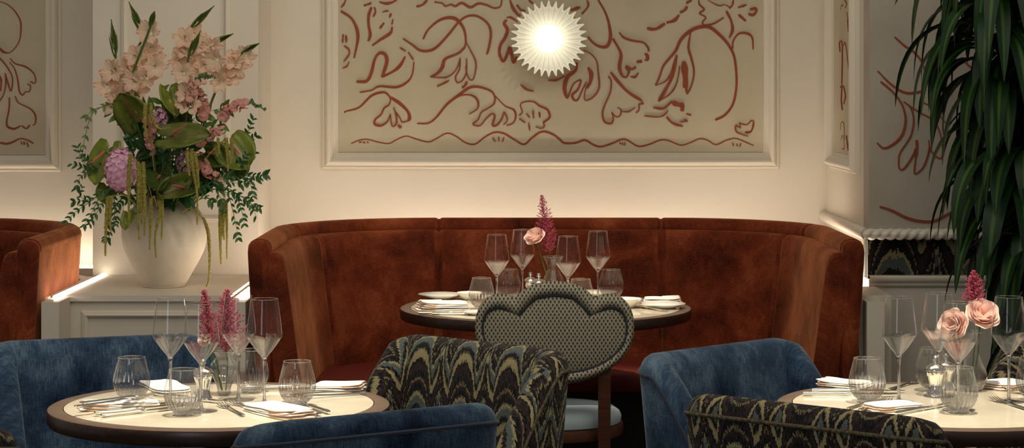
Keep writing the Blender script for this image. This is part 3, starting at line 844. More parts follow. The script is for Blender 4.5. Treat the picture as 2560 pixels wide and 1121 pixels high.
for q in (1.02,.97,.9,.75,.5,.25,.02):
    rr.append([(cxm+(x-cxm)*q, ymid-.019-.013*(1-min(1,q)**4), czm+(z-czm)*q) for x,z in li])
MB().rings(rr, True, False, True, [(x,z,0) for r in rr for x,y,z in r]).build('back_panel', M['weave'], t, ang=60)
for sx in (-1,1):
    # rear posts run up into the back
    MB().rings([[(sx*.155+dx*w, .035+yo+dy*w, z) for dx,dy in ((-1,-.8),(1,-.8),(1,.8),(-1,.8))] for z,w,yo in [(0,.013,.03),(.25,.017,.035),(.42,.019,.02),(.60,.019,.0),(.72,.015,-.005)]], True, True, True).build('leg', M['walnut'], t, smooth=False)
    MB().tube([(sx*.165,.44,0),(sx*.17,.42,.40)], [.012,.019], 10).build('leg', M['walnut'], t)
scy = .255
MB().lathe([(0,.39),(.20,.39),(.222,.395),(.226,.415),(.222,.43),(.0,.43)], 48, (0,scy,0)).build('seat_frame', M['walnut'], t)
MB().lathe([(.205,.425),(.217,.435),(.219,.45),(.212,.466),(.195,.478),(.12,.486),(0,.488)], 48, (0,scy,0)).build('seat_cushion', M['paleblue'], t)
# ------------------------------------------------------------------ glassware
def wine(label, group):
    t = thing('wine_glass', label, 'wine glass', group=group)
    P=[(.0042,.106),(.0058,.110),(.0100,.117),(.0185,.127),(.0282,.140),(.0365,.152),(.0412,.1600),(.0421,.1645),(.0415,.172),(.0398,.188),(.0372,.210),(.0342,.232),(.0320,.250)]
    c=catmull([(r,0,z) for r,z in P],3); pr=[(p.x,p.z) for p in c]
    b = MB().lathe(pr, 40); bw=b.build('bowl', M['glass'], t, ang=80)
    b=MB()
    b.tube([(.0320*math.cos(2*PI*i/40),.0320*math.sin(2*PI*i/40),.250) for i in range(41)], .0006, 6, caps=False)
    b.build('rim', M['sglass'], bw)
    MB().lathe([(0,.112),(.0055,.1095),(.0062,.1075),(.0044,.101),(.0036,.085),(.0034,.05),(.0036,.02),(.0045,.010),(.007,.0055),(.0,.0045)], 16).build('stem', M['sglass'], t, ang=80)
    MB().lathe([(0,.0052),(.010,.0048),(.022,.0028),(.0365,.0018),(.0375,.0011),(.0365,.0004),(0,.0004)], 40).build('foot', M['sglass'], t, ang=80)
    return t
def tumbler(label, group):
    t = thing('tumbler_glass', label, 'tumbler', group=group)
    P=[(.0,.0065),(.015,.0065),(.0235,.008),(.031,.015),(.0385,.026),(.0425,.039),(.0432,.050),(.0415,.064),(.0380,.080),(.0345,.094),(.0322,.105)]
    c=catmull([(r,0,z) for r,z in P],3); pr=[(max(p.x,0),p.z) for p in c]
    amp=lambda a,z: (.0009*math.cos(a*24) if .004<z else 0)*max(0,min(1,(.085-z)/.03))*min(1,max(0,(z-.006)/.01))
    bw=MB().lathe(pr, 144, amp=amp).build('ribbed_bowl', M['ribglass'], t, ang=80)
    MB().tube([(.0322*math.cos(2*PI*i/40),.0322*math.sin(2*PI*i/40),.105) for i in range(41)], .0008, 6, caps=False).build('rim', M['sglass'], bw)
    MB().lathe([(0,.0062),(.018,.0062),(.0235,.0075),(.0245,.005),(.022,.0004),(0,.0004)], 40).build('thick_base', M['sglass'], t, ang=50)
    return t
def feet(px, top, h):
    """depth from the height of the rim: the glass stands on the table"""
    D=(CAMZ-TZ-h)*F/(top-HY); return ((px-CX)*D/F, D, TZ+.001)
gN, gR, gF = 'wine glasses on the left front table','wine glasses on the right front table','wine glasses on the far table'
W = wine('tall wine glass at the left of the four on the left front table', gN); W.location = feet(426,748,.25)
for px,top,lab,g in [
  (503,760,'wine glass nearest the camera on the left front table, before the astilbe', gN),
  (596,741,'wine glass behind the astilbe stems on the left front table', gN),
  (661,749,'tall wine glass at the right of the four on the left front table', gN),
  (2247,745,'wine glass at the left of the right front table, before the cream plinth', gR),
  (2347,735,'wine glass at the back of the right front table, left of the roses', gR),
  (2396,758,'wine glass right in front of the blush roses on the right table', gR),
  (2522,744,'wine glass at the right end of the right front table near the photo edge', gR),
  (1242,588,'leftmost wine glass on the far table, against the rust banquette', gF),
  (1306,575,'wine glass just left of the peach rose on the far table', gF),
  (1420,592,'wine glass just right of the astilbe on the far table', gF),
  (1495,579,'rightmost wine glass on the far table, against the rust banquette', gF)]:
    dup(W, feet(px,top,.25), 0, lab, g)
gT = ['ribbed tumblers on the left front table','ribbed tumblers on the right front table','ribbed tumblers on the far table']
T = tumbler('ribbed tumbler at the left end of the left front table, beside the napkin with knives', gT[0]); T.location = feet(329,895,.105)
for px,top,lab,g in [
  (458,925,'ribbed tumbler in front of the silver jar on the left front table', 0),
  (627,876,'ribbed tumbler at the back of the left front table, behind the wine stems', 0),
  (743,905,'ribbed tumbler at the right of the left front table, by the fallen knives', 0),
  (2168,897,'ribbed tumbler at the left of the right front table, in front of the banquette end', 1),
  (2333,872,'ribbed tumbler at the back of the right front table, behind the silver jars', 1),
  (2397,920,'ribbed tumbler nearest the camera on the right table, below the roses', 1),
  (2586,893,'ribbed tumbler cut by the right photo edge on the right front table', 1),
  (1204,696,'ribbed tumbler at the left of the far table, beside the napkin stack', 2),
  (1271,674,'ribbed tumbler behind the left wine stem on the far table', 2),
  (1452,699,'ribbed tumbler half hidden by the right lobe of the cloud chair', 2),
  (1528,675,'ribbed tumbler at the right of the far table, under the last wine glass', 2)]:
    dup(T, feet(px,top,.105), rnd.random(), lab, gT[g])

# ------------------------------------------------------------------ plates and bowls on the far table
def plate(name,label,cat,loc,r,h,prof):
    t = MB().lathe([(a*r,b*h) for a,b in prof], 48).build(name, M['china'], None, ang=60, loc=loc)
    return tag(t,label,cat)
FL=[(0,0),(.55,0),(.62,.25),(.98,.85),(1,.95),(.985,1),(.62,.45),(.55,.28),(0,.25)]
BW=[(0,0),(.45,0),(.55,.15),(.85,.6),(1,.98),(.985,1),(.8,.6),(.5,.25),(0,.2)]
plate('side_plate','white side plate behind the folded napkin at the left of the far table','plate',on_table(1097,757)+Vector((0,.13,.001)),.078,.018,FL)
plate('side_plate','white side plate at the right edge of the far table','plate',on_table(1656,771),.079,.017,FL)
plate('small_bowl','small white bowl beside the left plate on the far table','bowl',on_table(1172,757)+Vector((0,.10,.001)),.045,.026,BW)
plate('small_bowl','small white bowl at the right of the far table, beside the plate','bowl',on_table(1572,772)+Vector((-.01,.02,.001)),.055,.032,BW)
plate('side_plate','white plate at the back of the far table between the wine glasses','plate',on_table(1490,741)+Vector((0,.0,.001)),.075,.016,FL)
plate('side_plate','white side plate just left of the cloud chair on the far table','plate',on_table(1193,788)+Vector((0,0,.001)),.052,.012,FL)

# ------------------------------------------------------------------ silver jars
def jar(label, loc, s=1.0, cat='jar'):
    t = thing('silver_jar', label, 'jar', loc)
    MB().lathe([(r*s,z*s) for r,z in [(0,0),(.021,0),(.0215,.004),(.018,.010),(.0150,.022),(.0155,.032),(.020,.046),(.0225,.054),(.022,.060),(.0,.060)]],32).build('body', M['silver'], t)
    MB().lathe([(r*s,z*s) for r,z in [(.025,.060),(.0255,.064),(.021,.071),(.011,.077),(.005,.079),(0,.079)]],32).build('lid', M['silver'], t)
    MB().lathe([(r*s,z*s) for r,z in [(.005,.0785),(.0045,.083),(.008,.088),(.0075,.093),(.003,.097),(0,.097)]],20).build('knob', M['silver'], t.children[-1])
    return t
jar('lidded silver jar behind the front wine stem on the left front table', on_table(508,1000)+Vector((0,0,.001)))
jar('lidded silver jar at the centre of the right table, left one of the pair', on_table(2339,990)+Vector((0,0,.001)), 1.0)
jar('lidded silver jar at the centre of the right table, right one of the pair', on_table(2368,980)+Vector((0,.012,.001)), .95)
jar('lidded silver jar peeping over the cloud chair on the far table, larger of two', on_table(1347,757)+Vector((0,0,.001)), 1.05)
jar('small lidded silver jar behind the larger one on the far table', on_table(1332,747)+Vector((-.008,.02,.001)), .95)

# ------------------------------------------------------------------ cutlery (lies along local +y, handle at -y)
def strip(mb, st):
    """st: (y, halfwidth, z, halfthick)"""
    mb.rings([[(-w,y,z-h),(w,y,z-h),(w*.8,y,z+h),(-w*.8,y,z+h)] for y,w,z,h in st], True, True, True)
def fork_mesh():
    b=MB()
    strip(b,[(-.10,.003,.004,.0012),(-.098,.0055,.004,.0016),(-.07,.0052,.004,.0015),(-.02,.0034,.0045,.0016),(.02,.0026,.006,.0018),(.035,.0035,.007,.0016),(.043,.0085,.0065,.0011),(.05,.0118,.005,.0010),(.056,.0125,.004,.0010)])
    for i in range(4):
        x=-.0105+i*.007
        b.rings([[(x-w,y,z-.0008),(x+w,y,z-.0008),(x+w,y,z+.0008),(x-w,y,z+.0008)] for y,w,z in [(.054,.0021,.004),(.07,.0017,.0032),(.085,.0014,.0042),(.10,.0008,.0075)]],True,True,True)
    return b
def fork(label, loc, rz, group):
    o = fork_mesh().build('fork', M['silver'], None, ang=30, loc=loc); o.rotation_euler=(0,0,rz); return tag(o,label,'fork',group)
def knife(label, loc, rz, group):
    t = thing('table_knife', label, 'knife', loc, rz, group)
    b=MB(); b.rings([[(w*math.cos(2*PI*j/10),y,.006+.8*w*math.sin(2*PI*j/10)) for j in range(10)] for y,w in [(-.112,.002),(-.111,.005),(-.104,.0062),(-.08,.0052),(-.03,.0046),(-.012,.0058),(-.006,.0062),(.0,.0045),(.006,.005)]],True,True,True)
    b.build('handle', M['silver'], t)
    b=MB(); b.rings([[(x0,y,.0052),(x1,y,.0050),(x1,y,.0062),(x0,y,.0068)] for y,x0,x1 in [(.004,-.004,.004),(.02,-.005,.0065),(.07,-.005,.009),(.10,-.005,.008),(.114,-.004,.003),(.118,-.003,-.001)]],True,True,True)
    b.build('blade', M['silver'], t, smooth=False); return t
def spoon(label, loc, rz, group):
    b=MB(); strip(b,[(-.10,.003,.004,.0012),(-.098,.0055,.004,.0016),(-.06,.005,.004,.0015),(.0,.003,.0055,.0016),(.04,.003,.006,.0016),(.055,.0105,.0045,.001),(.07,.0155,.0035,.001),(.085,.0155,.0035,.001),(.098,.009,.005,.001),(.102,.003,.006,.0008)])
    o=b.build('spoon', M['silver'], None, ang=40, loc=loc); o.rotation_euler=(0,0,rz); return tag(o,label,'spoon',group)
def dirp(a, b, z):
    A=on_table(*a,z=z); B=on_table(*b,z=z); d=B-A
    return (A+B)/2, math.atan2(d.y,d.x)-PI/2, d.length
def napkin(label, a, b, width, layers=3, group=None, seed=1, bulge=1.0):
    """a -> b: pixels of the two ends of the fold on the table; a is the scalloped end"""
    r=random.Random(seed)
    mid,rz,L = dirp(a,b,TZ)
    L=min(max(L,.13),.22); 
    t = thing('folded_napkin', label, 'napkin', (mid.x,mid.y,TZ+.0012), rz, group)
    hx, hy = width/2, L/2
    def outline(g, ph, n=72):
        o=[]
        for j in range(n):
            a_=2*PI*j/n; c,s_=math.cos(a_),math.sin(a_); e=.35
            x=hx*abs(c)**e*(1 if c>=0 else -1); y=hy*abs(s_)**e*(1 if s_>=0 else -1)
            w = 1+.035*math.sin(ph+ (y/hy*5 if abs(c)**e*hx>=abs(x)*.99 else x/hx*4))*g
            o.append((x*w,y*w))
        return o
    fold=MB(); edge=MB()
    for l in range(layers):
        ph=r.random()*6; z0=.0036*l*bulge; sc=1-.025*l
        ol=[]
        for x,y in outline(.6,ph):
            x*=sc; y*=sc
            if y < -.3*hy: y -= .0045*math.cos(x/hx*9+ph)*min(1,(-y/hy-.3)*3) - .002*l
            ol.append((x,y))
        def wav(x,y): return .0010*math.sin(x*60+ph)+.0009*math.sin(y*45+ph*2)
        def hz(x,y): return (wav(x,y)+.0015 if l else max(0,wav(x,y))*.6)+.0005+.0045*bulge*l*max(0,-y/hy)**3*.45
        rr=[]
        for g,dz in [(.9,.0),(.985,.0003),(1,.0014),(.99,.0026),(.93,.0033),(.6,.0037),(.02,.0037)]:
            rr.append([(x*g,y*g,max(.0003, z0+dz+hz(x,y)*(1 if g>.5 else 1))) for x,y in ol])
        fold.rings(rr,True,True,True)
        k0=[i for i,(x,y) in enumerate(ol) if y < -.12*hy]
        e=[(ol[i][0]*1.004,ol[i][1]*1.004,max(.0016, z0+.0014+hz(*ol[i]))) for i in k0]
        edge.tube(e, .0012, 6)
    fo = fold.build('linen_fold', M['linen'], t, ang=60)
    edge.build('peach_edging', M['peach'], fo, ang=60)
    return t
zc_=.0
def cut(fn, label, a, b, group, lift=.0012):
    m_,rz,L = dirp(a,b,TZ+lift); d=Vector((-math.sin(rz),math.cos(rz),0))
    p = on_table(*a,z=TZ+lift)+d*.112 if fn is knife else on_table(*b,z=TZ+lift)-d*.10
    return fn(label, p, rz, group)
c1,c2,c3='cutlery on the left front table','cutlery on the right front table','cutlery on the far table'
# left front table
napkin('folded white napkin with peach scalloped end at the left of the left front table',(200,1027),(395,1015),.075,4,seed=3)
cut(knife,'silver knife in front of the left napkin on the left table, nearer the edge',(252,1046),(440,1024),c1)
cut(knife,'silver knife in front of the left napkin on the left table, touching it',(236,1040),(420,1020),c1,.003)
cut(fork,'silver fork behind the left napkin on the left table, tines up by the tumbler',(172,1022),(366,998),c1,.0205)
cut(fork,'silver fork behind the left napkin on the left table, farther one',(192,1012),(386,991),c1,.0205)
napkin('folded white napkin with wavy peach edges at the front of the left front table',(755,1050),(640,1022),.10,4,seed=8)
cut(fork,'silver fork with tines beside the front napkin, left of its pair on the left table',(645,1062),(551,1014),c1)
cut(fork,'silver fork half under the front napkin of the left table',(690,1056),(580,1008),c1)
cut(knife,'silver knife right of the front napkin on the left table, nearer one',(800,1042),(690,1004),c1)
cut(knife,'silver knife right of the front napkin on the left table, farther one',(822,1037),(715,1000),c1)
napkin('folded white napkin at the right edge of the left front table',(895,975),(800,972),.10,3,seed=5)
cut(fork,'silver fork in front of the right napkin on the left table',(925,986),(724,1000),c1)
cut(spoon,'silver spoon in front of the right napkin on the left table',(905,980),(712,993),c1)
napkin('folded white napkin behind the left tumbler on the left front table',(385,960),(440,985),.09,2,seed=6)
cut(knife,'silver knife behind the stems at the back of the left table',(610,975),(730,972),c1)
cut(knife,'silver knife under the rim of the rear left napkin on the left table',(380,990),(470,1000),c1)
# right front table
napkin('folded white napkin with knives at the far left of the right front table',(2060,962),(2160,970),.09,3,seed=11)
cut(knife,'silver knife before the left napkin on the right table, nearer one',(2006,990),(2240,992),c2)
cut(knife,'silver knife before the left napkin on the right table, farther one',(2028,982),(2260,983),c2)
napkin('folded white napkin at the front of the right front table, under fork tines',(2170,1030),(2290,1018),.085,3,seed=12)
cut(fork,'silver fork on the front napkin of the right table, left one',(2100,1032),(2205,1000),c2)
cut(fork,'silver fork on the front napkin of the right table, right one',(2120,1040),(2222,1002),c2,.004)
cut(knife,'silver knife with its blade by the nearest tumbler on the right table',(2240,1040),(2352,1018),c2)
cut(fork,'silver fork behind the left tumbler on the right table',(2215,980),(2300,955),c2)
napkin('large folded white napkin at the right end of the right front table',(2475,975),(2560,962),.11,3,seed=13)
cut(fork,'silver fork at the right photo edge on the right table, upper one',(2600,985),(2500,965),c2)
cut(fork,'silver fork at the right photo edge on the right table, middle one',(2610,1000),(2515,975),c2,.003)
cut(fork,'silver fork at the right photo edge on the right table, nearest one',(2590,1035),(2482,1000),c2)
# far table
napkin('folded napkin with peach scalloped edges at the left of the far table',(1040,775),(1170,772),.13,5,seed=21,bulge=1.35)
cut(knife,'silver knife in front of the napkin stack on the far table',(1045,787),(1165,787),c3)
cut(knife,'silver knife nearest the table edge at the left of the far table',(1080,789),(1195,789),c3)
napkin('folded napkin behind the right plate on the far table',(1700,757),(1610,757),.09,3,seed=22,bulge=1.5)
cut(fork,'silver fork between bowl and plate at the right of the far table',(1650,778),(1590,768),c3)
napkin('folded napkin behind the silver jars on the far table',(1325,742),(1390,742),.07,2,seed=23)

# ------------------------------------------------------------------ small vases with astilbe and roses
def small_vase(label, loc, s=1.0, flip=False):
    t = thing('bud_vase', label, 'vase', loc)
    if not flip: P=[(.0,.004),(.014,.004),(.016,.006),(.015,.014),(.020,.03),(.028,.048),(.0325,.062),(.031,.074),(.022,.086),(.0195,.092),(.022,.099),(.0275,.105)]
    else: P=[(.0,.004),(.022,.004),(.027,.008),(.032,.02),(.0315,.034),(.024,.052),(.0165,.07),(.0155,.08),(.02,.094),(.027,.108)]
    c=catmull([(r,0,z) for r,z in P],3); pr=[(max(0,p.x*s),p.z*s) for p in c]
    amp=lambda a,z:.0008*math.cos(a*10)
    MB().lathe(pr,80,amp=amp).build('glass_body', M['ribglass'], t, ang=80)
    MB().lathe([(0,0.0004),(pr[2][0]+.001,.0004),(pr[3][0]+.001,.004),(0,.0045)],32).build('thick_foot', M['sglass'], t)
    MB().tube([(pr[-1][0]*math.cos(2*PI*i/32),pr[-1][0]*math.sin(2*PI*i/32),pr[-1][1]) for i in range(33)], .0008, 6, caps=False).build('lip', M['sglass'], t)
    return t
def astilbe(label, base, root, tip, w, seed):
    """plume from root to tip, stem down to base"""
    r=random.Random(seed); base,root,tip=Vector(base),Vector(root),Vector(tip)
    t = thing('astilbe_stem', label, 'flower', base)
    st=catmull([Vector((0,0,0)),(root-base)*.55+Vector((.004,0,0)),root-base],6)
    MB().tube(st+[tip-base],[.0016]*len(st)+[.0007],6).build('stem', M['stem'], t)
    b=MB(); ax=tip-root; L=ax.length; ax.normalize()
    u=ax.cross(Vector((0,1,0))).normalized(); v=ax.cross(u)
    n=96
    for i in range(n):
        q=i/(n-1); ln=w*1.35*((1-q)**.75)*(.35+.65*min(1,q*3.2+.4))*r.uniform(.6,1.1)+.004
        p0=root+ax*L*q-base; a=i*2.4+r.random()*.6
        d=(u*math.cos(a)+v*math.sin(a))*.85+ax*.62; d.normalize()
        k=max(4,int(ln/.0034))
        p1=p0+d*ln
        b.tube([p0,p0.lerp(p1,.5)+ax*.001,p1],[.0008,.0007,.0004],4)
        for j in range(k):
            pj=p0.lerp(p1,(j+.6)/k)
            for _ in range(2):
                o=Vector((r.gauss(0,1),r.gauss(0,1),r.gauss(0,1))).normalized()*(.0022+.0045*(1-(j/k))*(1-q))
                b.ball(pj+o, r.uniform(.0010,.0018), 5)
    b.build('plume', M['astilbe'], t)
    return t
def rose(label, base, head, size, aim, mat, seed, leafs=True):
    r=random.Random(seed); base,head=Vector(base),Vector(head)
    t=thing('rose_stem', label, 'flower', base)
    h=head-base; aim=Vector(aim).normalized()
    nb=h-aim*size*.55
    st=catmull([Vector((0,0,0)),h*.45+Vector((.003,0,-.01)),nb],8)
    MB().tube(st,.0019,6).build('stem', M['stem'], t)
    u=aim.cross(Vector((0,0,1)));  u = u.normalized() if u.length>.1 else Vector((1,0,0)); v=aim.cross(u)
    b=MB()
    layers=[(5,1.0,.98,.0),(5,.92,.72,.3),(5,.80,.50,.5),(5,.66,.30,.2),(4,.50,.16,.6),(3,.32,.06,.1)]
    for li,(n,rr,opn,ph) in enumerate(layers):
        for i in range(n):
            a0=2*PI*i/n+ph+r.uniform(-.15,.15); wd=1.25 if li<4 else 1.6
            rows=[];uv=[]
            for k in range(8):
                q=k/7; row=[]
                for j in range(9):
                    s=(j/8-.5)*2; aa=a0+s*wd*.62*math.sin(PI*(.22+.62*q))**.7
                    # cup profile: out along the bottom then up
                    rad=size*rr*math.sin(min(1,q*1.05)*PI*.5)**.8*(1+.10*opn*max(0,q-.7)/.3)
                    hh=size*(-.55+ (1.02-.42*opn)*q**1.4) - size*.20*opn*max(0,q-.78)/.22*(1-.3*abs(s))
                    hh-=size*.10*s*s*q
                    rad*=1+.05*math.sin(3*s+li+i)*q
                    row.append(h+u*math.cos(aa)*rad+v*math.sin(aa)*rad+aim*(hh+size*.25)); uv.append((s,q,0))
                rows.append(row)
            b.grid(rows,uv)
    bl=b.build('bloom', mat, t, ang=80)
    b=MB()
    for i in range(5):
        a=2*PI*i/5; d=u*math.cos(a)+v*math.sin(a)
        leaf_blade(b, nb, d*.7+aim*.1, aim, size*.9, size*.16, 5, droop=.5)
    b.build('sepals', M['budgreen'], bl, ang=80)
    return t
def leaf_blade(b, p, d, up, L, w, n=8, droop=.0, curl=.25, tipk=1.0, heart=0, fold=.18, twist=0):
    """leaf from p along d; up = normal of its upper face; droop bends it down"""
    p=Vector(p); d=Vector(d).normalized(); up=Vector(up)
    side=d.cross(up); side=side.normalized() if side.length>1e-4 else Vector((1,0,0))
    nrm=side.cross(d).normalized()
    rows=[];uv=[]; pos=p.copy(); dirv=d.copy(); st=L/n
    for k in range(n+1):
        q=k/n
        ww=w*(math.sin(PI*min(1,(q**.75)*.97+.03))**.8 if not heart else 1)
        if k==n: ww=w*.02
        nn=side.cross(dirv).normalized()
        row=[]
        for j,s in enumerate((-1,-.5,0,.5,1)):
            row.append(pos+side*s*ww*.5+nn*(abs(s)*ww*fold)); uv.append((s,q,0))
        rows.append(row)
        dirv=(dirv+Vector((0,0,-1))*droop/n*(.4+q*1.6)).normalized()
        side=(side-dirv*side.dot(dirv)).normalized()
        if twist: side=(Matrix.Rotation(twist/n,3,dirv)@side)
        pos=pos+dirv*st
    b.grid(rows,uv)
# small vases
vn=on_table(560,990)+Vector((0,0,.001)); small_vase('ribbed glass bud vase with astilbe on the left front table', vn, 1.02)
def pt(x,y,base,dy=0): return at(x,y,base.y+dy)
astilbe('dark pink astilbe plume leaning left in the vase on the left front table', vn+Vector((-.004,0,.012)), pt(528,868,vn,.01), pt(510,728,vn,.01), .030, 3)
astilbe('full dark pink astilbe plume standing upright on the left front table', vn+Vector((.004,0,.012)), pt(566,880,vn,-.005), pt(568,728,vn), .056, 4)
rose('small white rose seen through the nearest wine glass on the left front table', vn+Vector((-.006,.004,.014)), pt(512,850,vn,.0), .017, (-.35,-.8,.35), M['rosew'], 5)
vr=on_table(2423,978)+Vector((0,0,.001)); small_vase('round-bellied glass bud vase with roses on the right front table', vr, 1.35, True)
astilbe('bright pink astilbe plume behind the roses on the right front table', vr+Vector((.004,.002,.012)), pt(2437,780,vr,.03), pt(2434,680,vr,.03), .034, 6)
rose('pale blush rose facing left on the right front table', vr+Vector((-.006,0,.014)), pt(2384,812,vr,-.02), .037, (-.55,-.72,.30), M['rose'], 7)
rose('large open blush rose facing upward on the right front table', vr+Vector((.004,-.004,.014)), pt(2456,786,vr,0), .041, (.10,-.72,.62), M['rose'], 8)
vf=on_table(1383,744)+Vector((0,0,.001)); small_vase('flared glass bud vase on the far table behind the cloud chair', vf, 1.35, True)
astilbe('tall pink astilbe plume rising against the cream wall on the far table', vf+Vector((.002,0,.012)), pt(1374,632,vf), pt(1354,490,vf), .044, 9)
rose('single peach rose leaning left on the far table', vf+Vector((-.004,-.004,.014)), pt(1337,592,vf,-.02), .036, (-.35,-.62,.68), M['rose'], 10)

# ------------------------------------------------------------------ big vase
VB=Vector((PX(411,7.86),7.86,cz+.0005))
VS=7.86/8.45
t=thing('clay_vase','big chalky cream clay vase full of flowers on the console','vase',VB)
VP=[(.0,.0),(.072,.0),(.078,.004),(.086,.016),(.108,.055),(.136,.105),(.155,.150),(.163,.195),(.161,.235),(.150,.268),(.128,.298),(.100,.318),(.085,.328),(.079,.337),(.081,.347),(.086,.354),(.084,.358),(.074,.354),(.070,.335),(.085,.318),(.11,.29),(.11,.2)]
c=catmull([(r,0,z) for r,z in VP],3)
am=lambda a,z:-.0065*max(0,math.sin(a*9+z*30))**2*(sm((z-.13)/.06)*sm((.30-z)/.05)) if z<.31 else 0
MB().lathe([(max(0,p.x)*VS,p.z*VS) for p in c],160,amp=am).build('vase_body',M['vase'],t,ang=70)
MOUTH=VB+Vector((0,0,.335*VS))
BD=7.86
def bp(x,y,dy=0): return at(x,y,BD+dy)
fr=random.Random(21)

def blossom(b, c, aim, size, r):
    """six ruffled petals in a funnel, throat towards the stem"""
    aim=Vector(aim).normalized(); u=aim.cross(Vector((0,0,1))).normalized(); v=aim.cross(u)
    for i in range(6):
        a0=2*PI*i/6+r.uniform(-.12,.12); lay=i%2
        rows=[];uv=[]
        sz=size*r.uniform(.9,1.08)
        for k in range(7):
            q=k/6; row=[]
            for j in range(7):
                s=(j/6-.5)*2
                wd=.62*math.sin(PI*(.12+.80*q))**.75
                aa=a0+s*wd
                rad=sz*(.10+.92*q**1.25)*(1-.10*s*s*q)
                hh=sz*(-.75+1.05*q-.42*q**3) + sz*.10*math.sin(s*7+i*1.7)*q*q*q + (.03*sz if lay else 0)
                row.append(c+u*math.cos(aa)*rad+v*math.sin(aa)*rad+aim*hh); uv.append((s,q,0))
            rows.append(row)
        b.grid(rows,uv)
def tobase(p, spread=.03):
    return MOUTH+Vector((max(-.055,min(.055,(p.x-MOUTH.x)*.18)),max(-.05,min(.05,(p.y-MOUTH.y)*.3)),-.10))
def gladiolus(label, blooms, tip0, tip1, dy, bsz=.043):
    """blooms: pixels of open flowers from the top down; tip0->tip1 the green bud spike"""
    r=random.Random(hash(label)%1000 if False else int(tip1[0]*7+tip1[1]))
    bl=[bp(x,y,dy+r.uniform(-.03,.02)) for x,y in blooms]
    low=bp(blooms[-1][0],blooms[-1][1],dy+.02)
    base=tobase(low); t=thing('gladiolus_stem',label,'flower',base,group=None)
    a=bp(tip0[0],tip0[1],dy+.015); z=bp(tip1[0],tip1[1],dy)
    st=catmull([Vector((0,0,0)),(low-base)*.55+Vector((0,.01,.03)),low-base+Vector((0,.02,0)),a-base,z-base],6)
    MB().tube(st,[.0045]*(len(st)-8)+[.0045-.0004*i for i in range(8)],7).build('stem',M['stem'],t)
    for p in bl:
        b=MB(); aim=Vector((r.uniform(-.55,.55)+(p.x-low.x)*3,-1,r.uniform(-.1,.55)))
        blossom(b,p-base,aim,bsz*r.uniform(.9,1.12),r)
        bo=b.build('blossom',M['glad'],t,ang=80)
        an=aim.normalized(); sb=MB(); ux=an.cross(Vector((0,0,1))).normalized()
        for q_ in (-1,0,1): sb.tube([p-base-an*bsz*.4,p-base+an*bsz*.12+ux*.004*q_+Vector((0,0,.004))],[.0009,.0013],5)
        sb.build('stamens',M['snap'],bo)
    # bud spike: overlapping pointed sheaths
    b=MB(); d=(z-a); n=6
    for i in range(n):
        q=i/n; p=a+d*q*.62-base; sd=Vector((1 if i%2 else -1,-.25,.0))
        leaf_blade(b,p,d.normalized()+sd*.16*(1-q*.6),sd,d.length*(.50-.06*i)+.02,.017*(1-.10*i),6,fold=.35)
    leaf_blade(b,a+d*.35-base,d,Vector((0,-1,0)),d.length*.65,.012,6,fold=.3)
    b.build('bud_spike',M['budgreen'],t,ang=80)
    return t
gladiolus('gladiolus spike with thin green tip, far left of the peach gladioli in the vase',[(278,178),(268,212),(300,205),(292,240),(282,262)],(290,150),(278,48),-.03)
gladiolus('tall gladiolus with green tip reaching the top photo edge, left half of the bouquet',[(370,78),(378,120),(336,140),(388,138),(352,165),(318,170)],(358,88),(322,4),.0)
gladiolus('gladiolus with a short green tip just right of the tallest left one',[(388,165),(365,190),(330,200),(345,222),(318,235)],(375,70),(386,28),-.05)
gladiolus('gladiolus with a broad green tip slanting right, top of the right group',[(486,85),(462,92),(462,122),(485,125),(448,152),(470,150)],(474,75),(536,14),.02)
gladiolus('gladiolus with long green tip in front of the right group, pale lower blossoms',[(455,180),(468,215),(462,232),(470,258)],(470,150),(502,76),-.08)
gladiolus('gladiolus bending right with a narrow tip over the middle right blossoms',[(530,118),(508,108),(532,150),(512,160),(500,188)],(530,110),(584,84),-.04)
gladiolus('gladiolus farthest right with its tip before the wall corner',[(612,142),(584,148),(590,165),(560,186),(582,188),(548,205)],(605,132),(649,108),-.02)

def spathe(b, c, d, up, L, w, r, curl=.0):
    """heart-shaped anthurium leaf: c = where the stalk joins, d = towards the tip"""
    d=Vector(d).normalized(); up=Vector(up); s_=d.cross(up).normalized(); n=s_.cross(d).normalized()
    rows=[];uv=[]
    N=14
    for k in range(N+1):
        q=k/N; row=[]
        # heart half-width and back sweep of the two lobes
        hw=w*.5*(1-(abs(q-.36)/.64)**2.2 if q>.36 else 1-.30*((.36-q)/.36)**2.5)**.75 if q<1 else .0
        if q>=1: hw=w*.01
        for j in range(13):
            s=(j/12-.5)*2
            yy=(q-.24)*L + (1-q)**4*(-.10*L)*(abs(s)*2.4-abs(s)**2*1.9) + (.16*L*(1-min(1,abs(s)*2.6))*max(0,1-q*3.2))
            zz=(.05*L*math.sin(s*7+q*3)*.35*q) - .10*w*(1-abs(s)**2)*.9 + curl*w*(abs(s)**2.5)*.35 - .14*L*max(0,q-.6)**1.5 + .006*math.cos(s*16)*(1-q)
            row.append(c+s_*s*hw+d*yy+n*zz); uv.append((s,q,0))
        rows.append(row)
    b.grid(rows,uv)
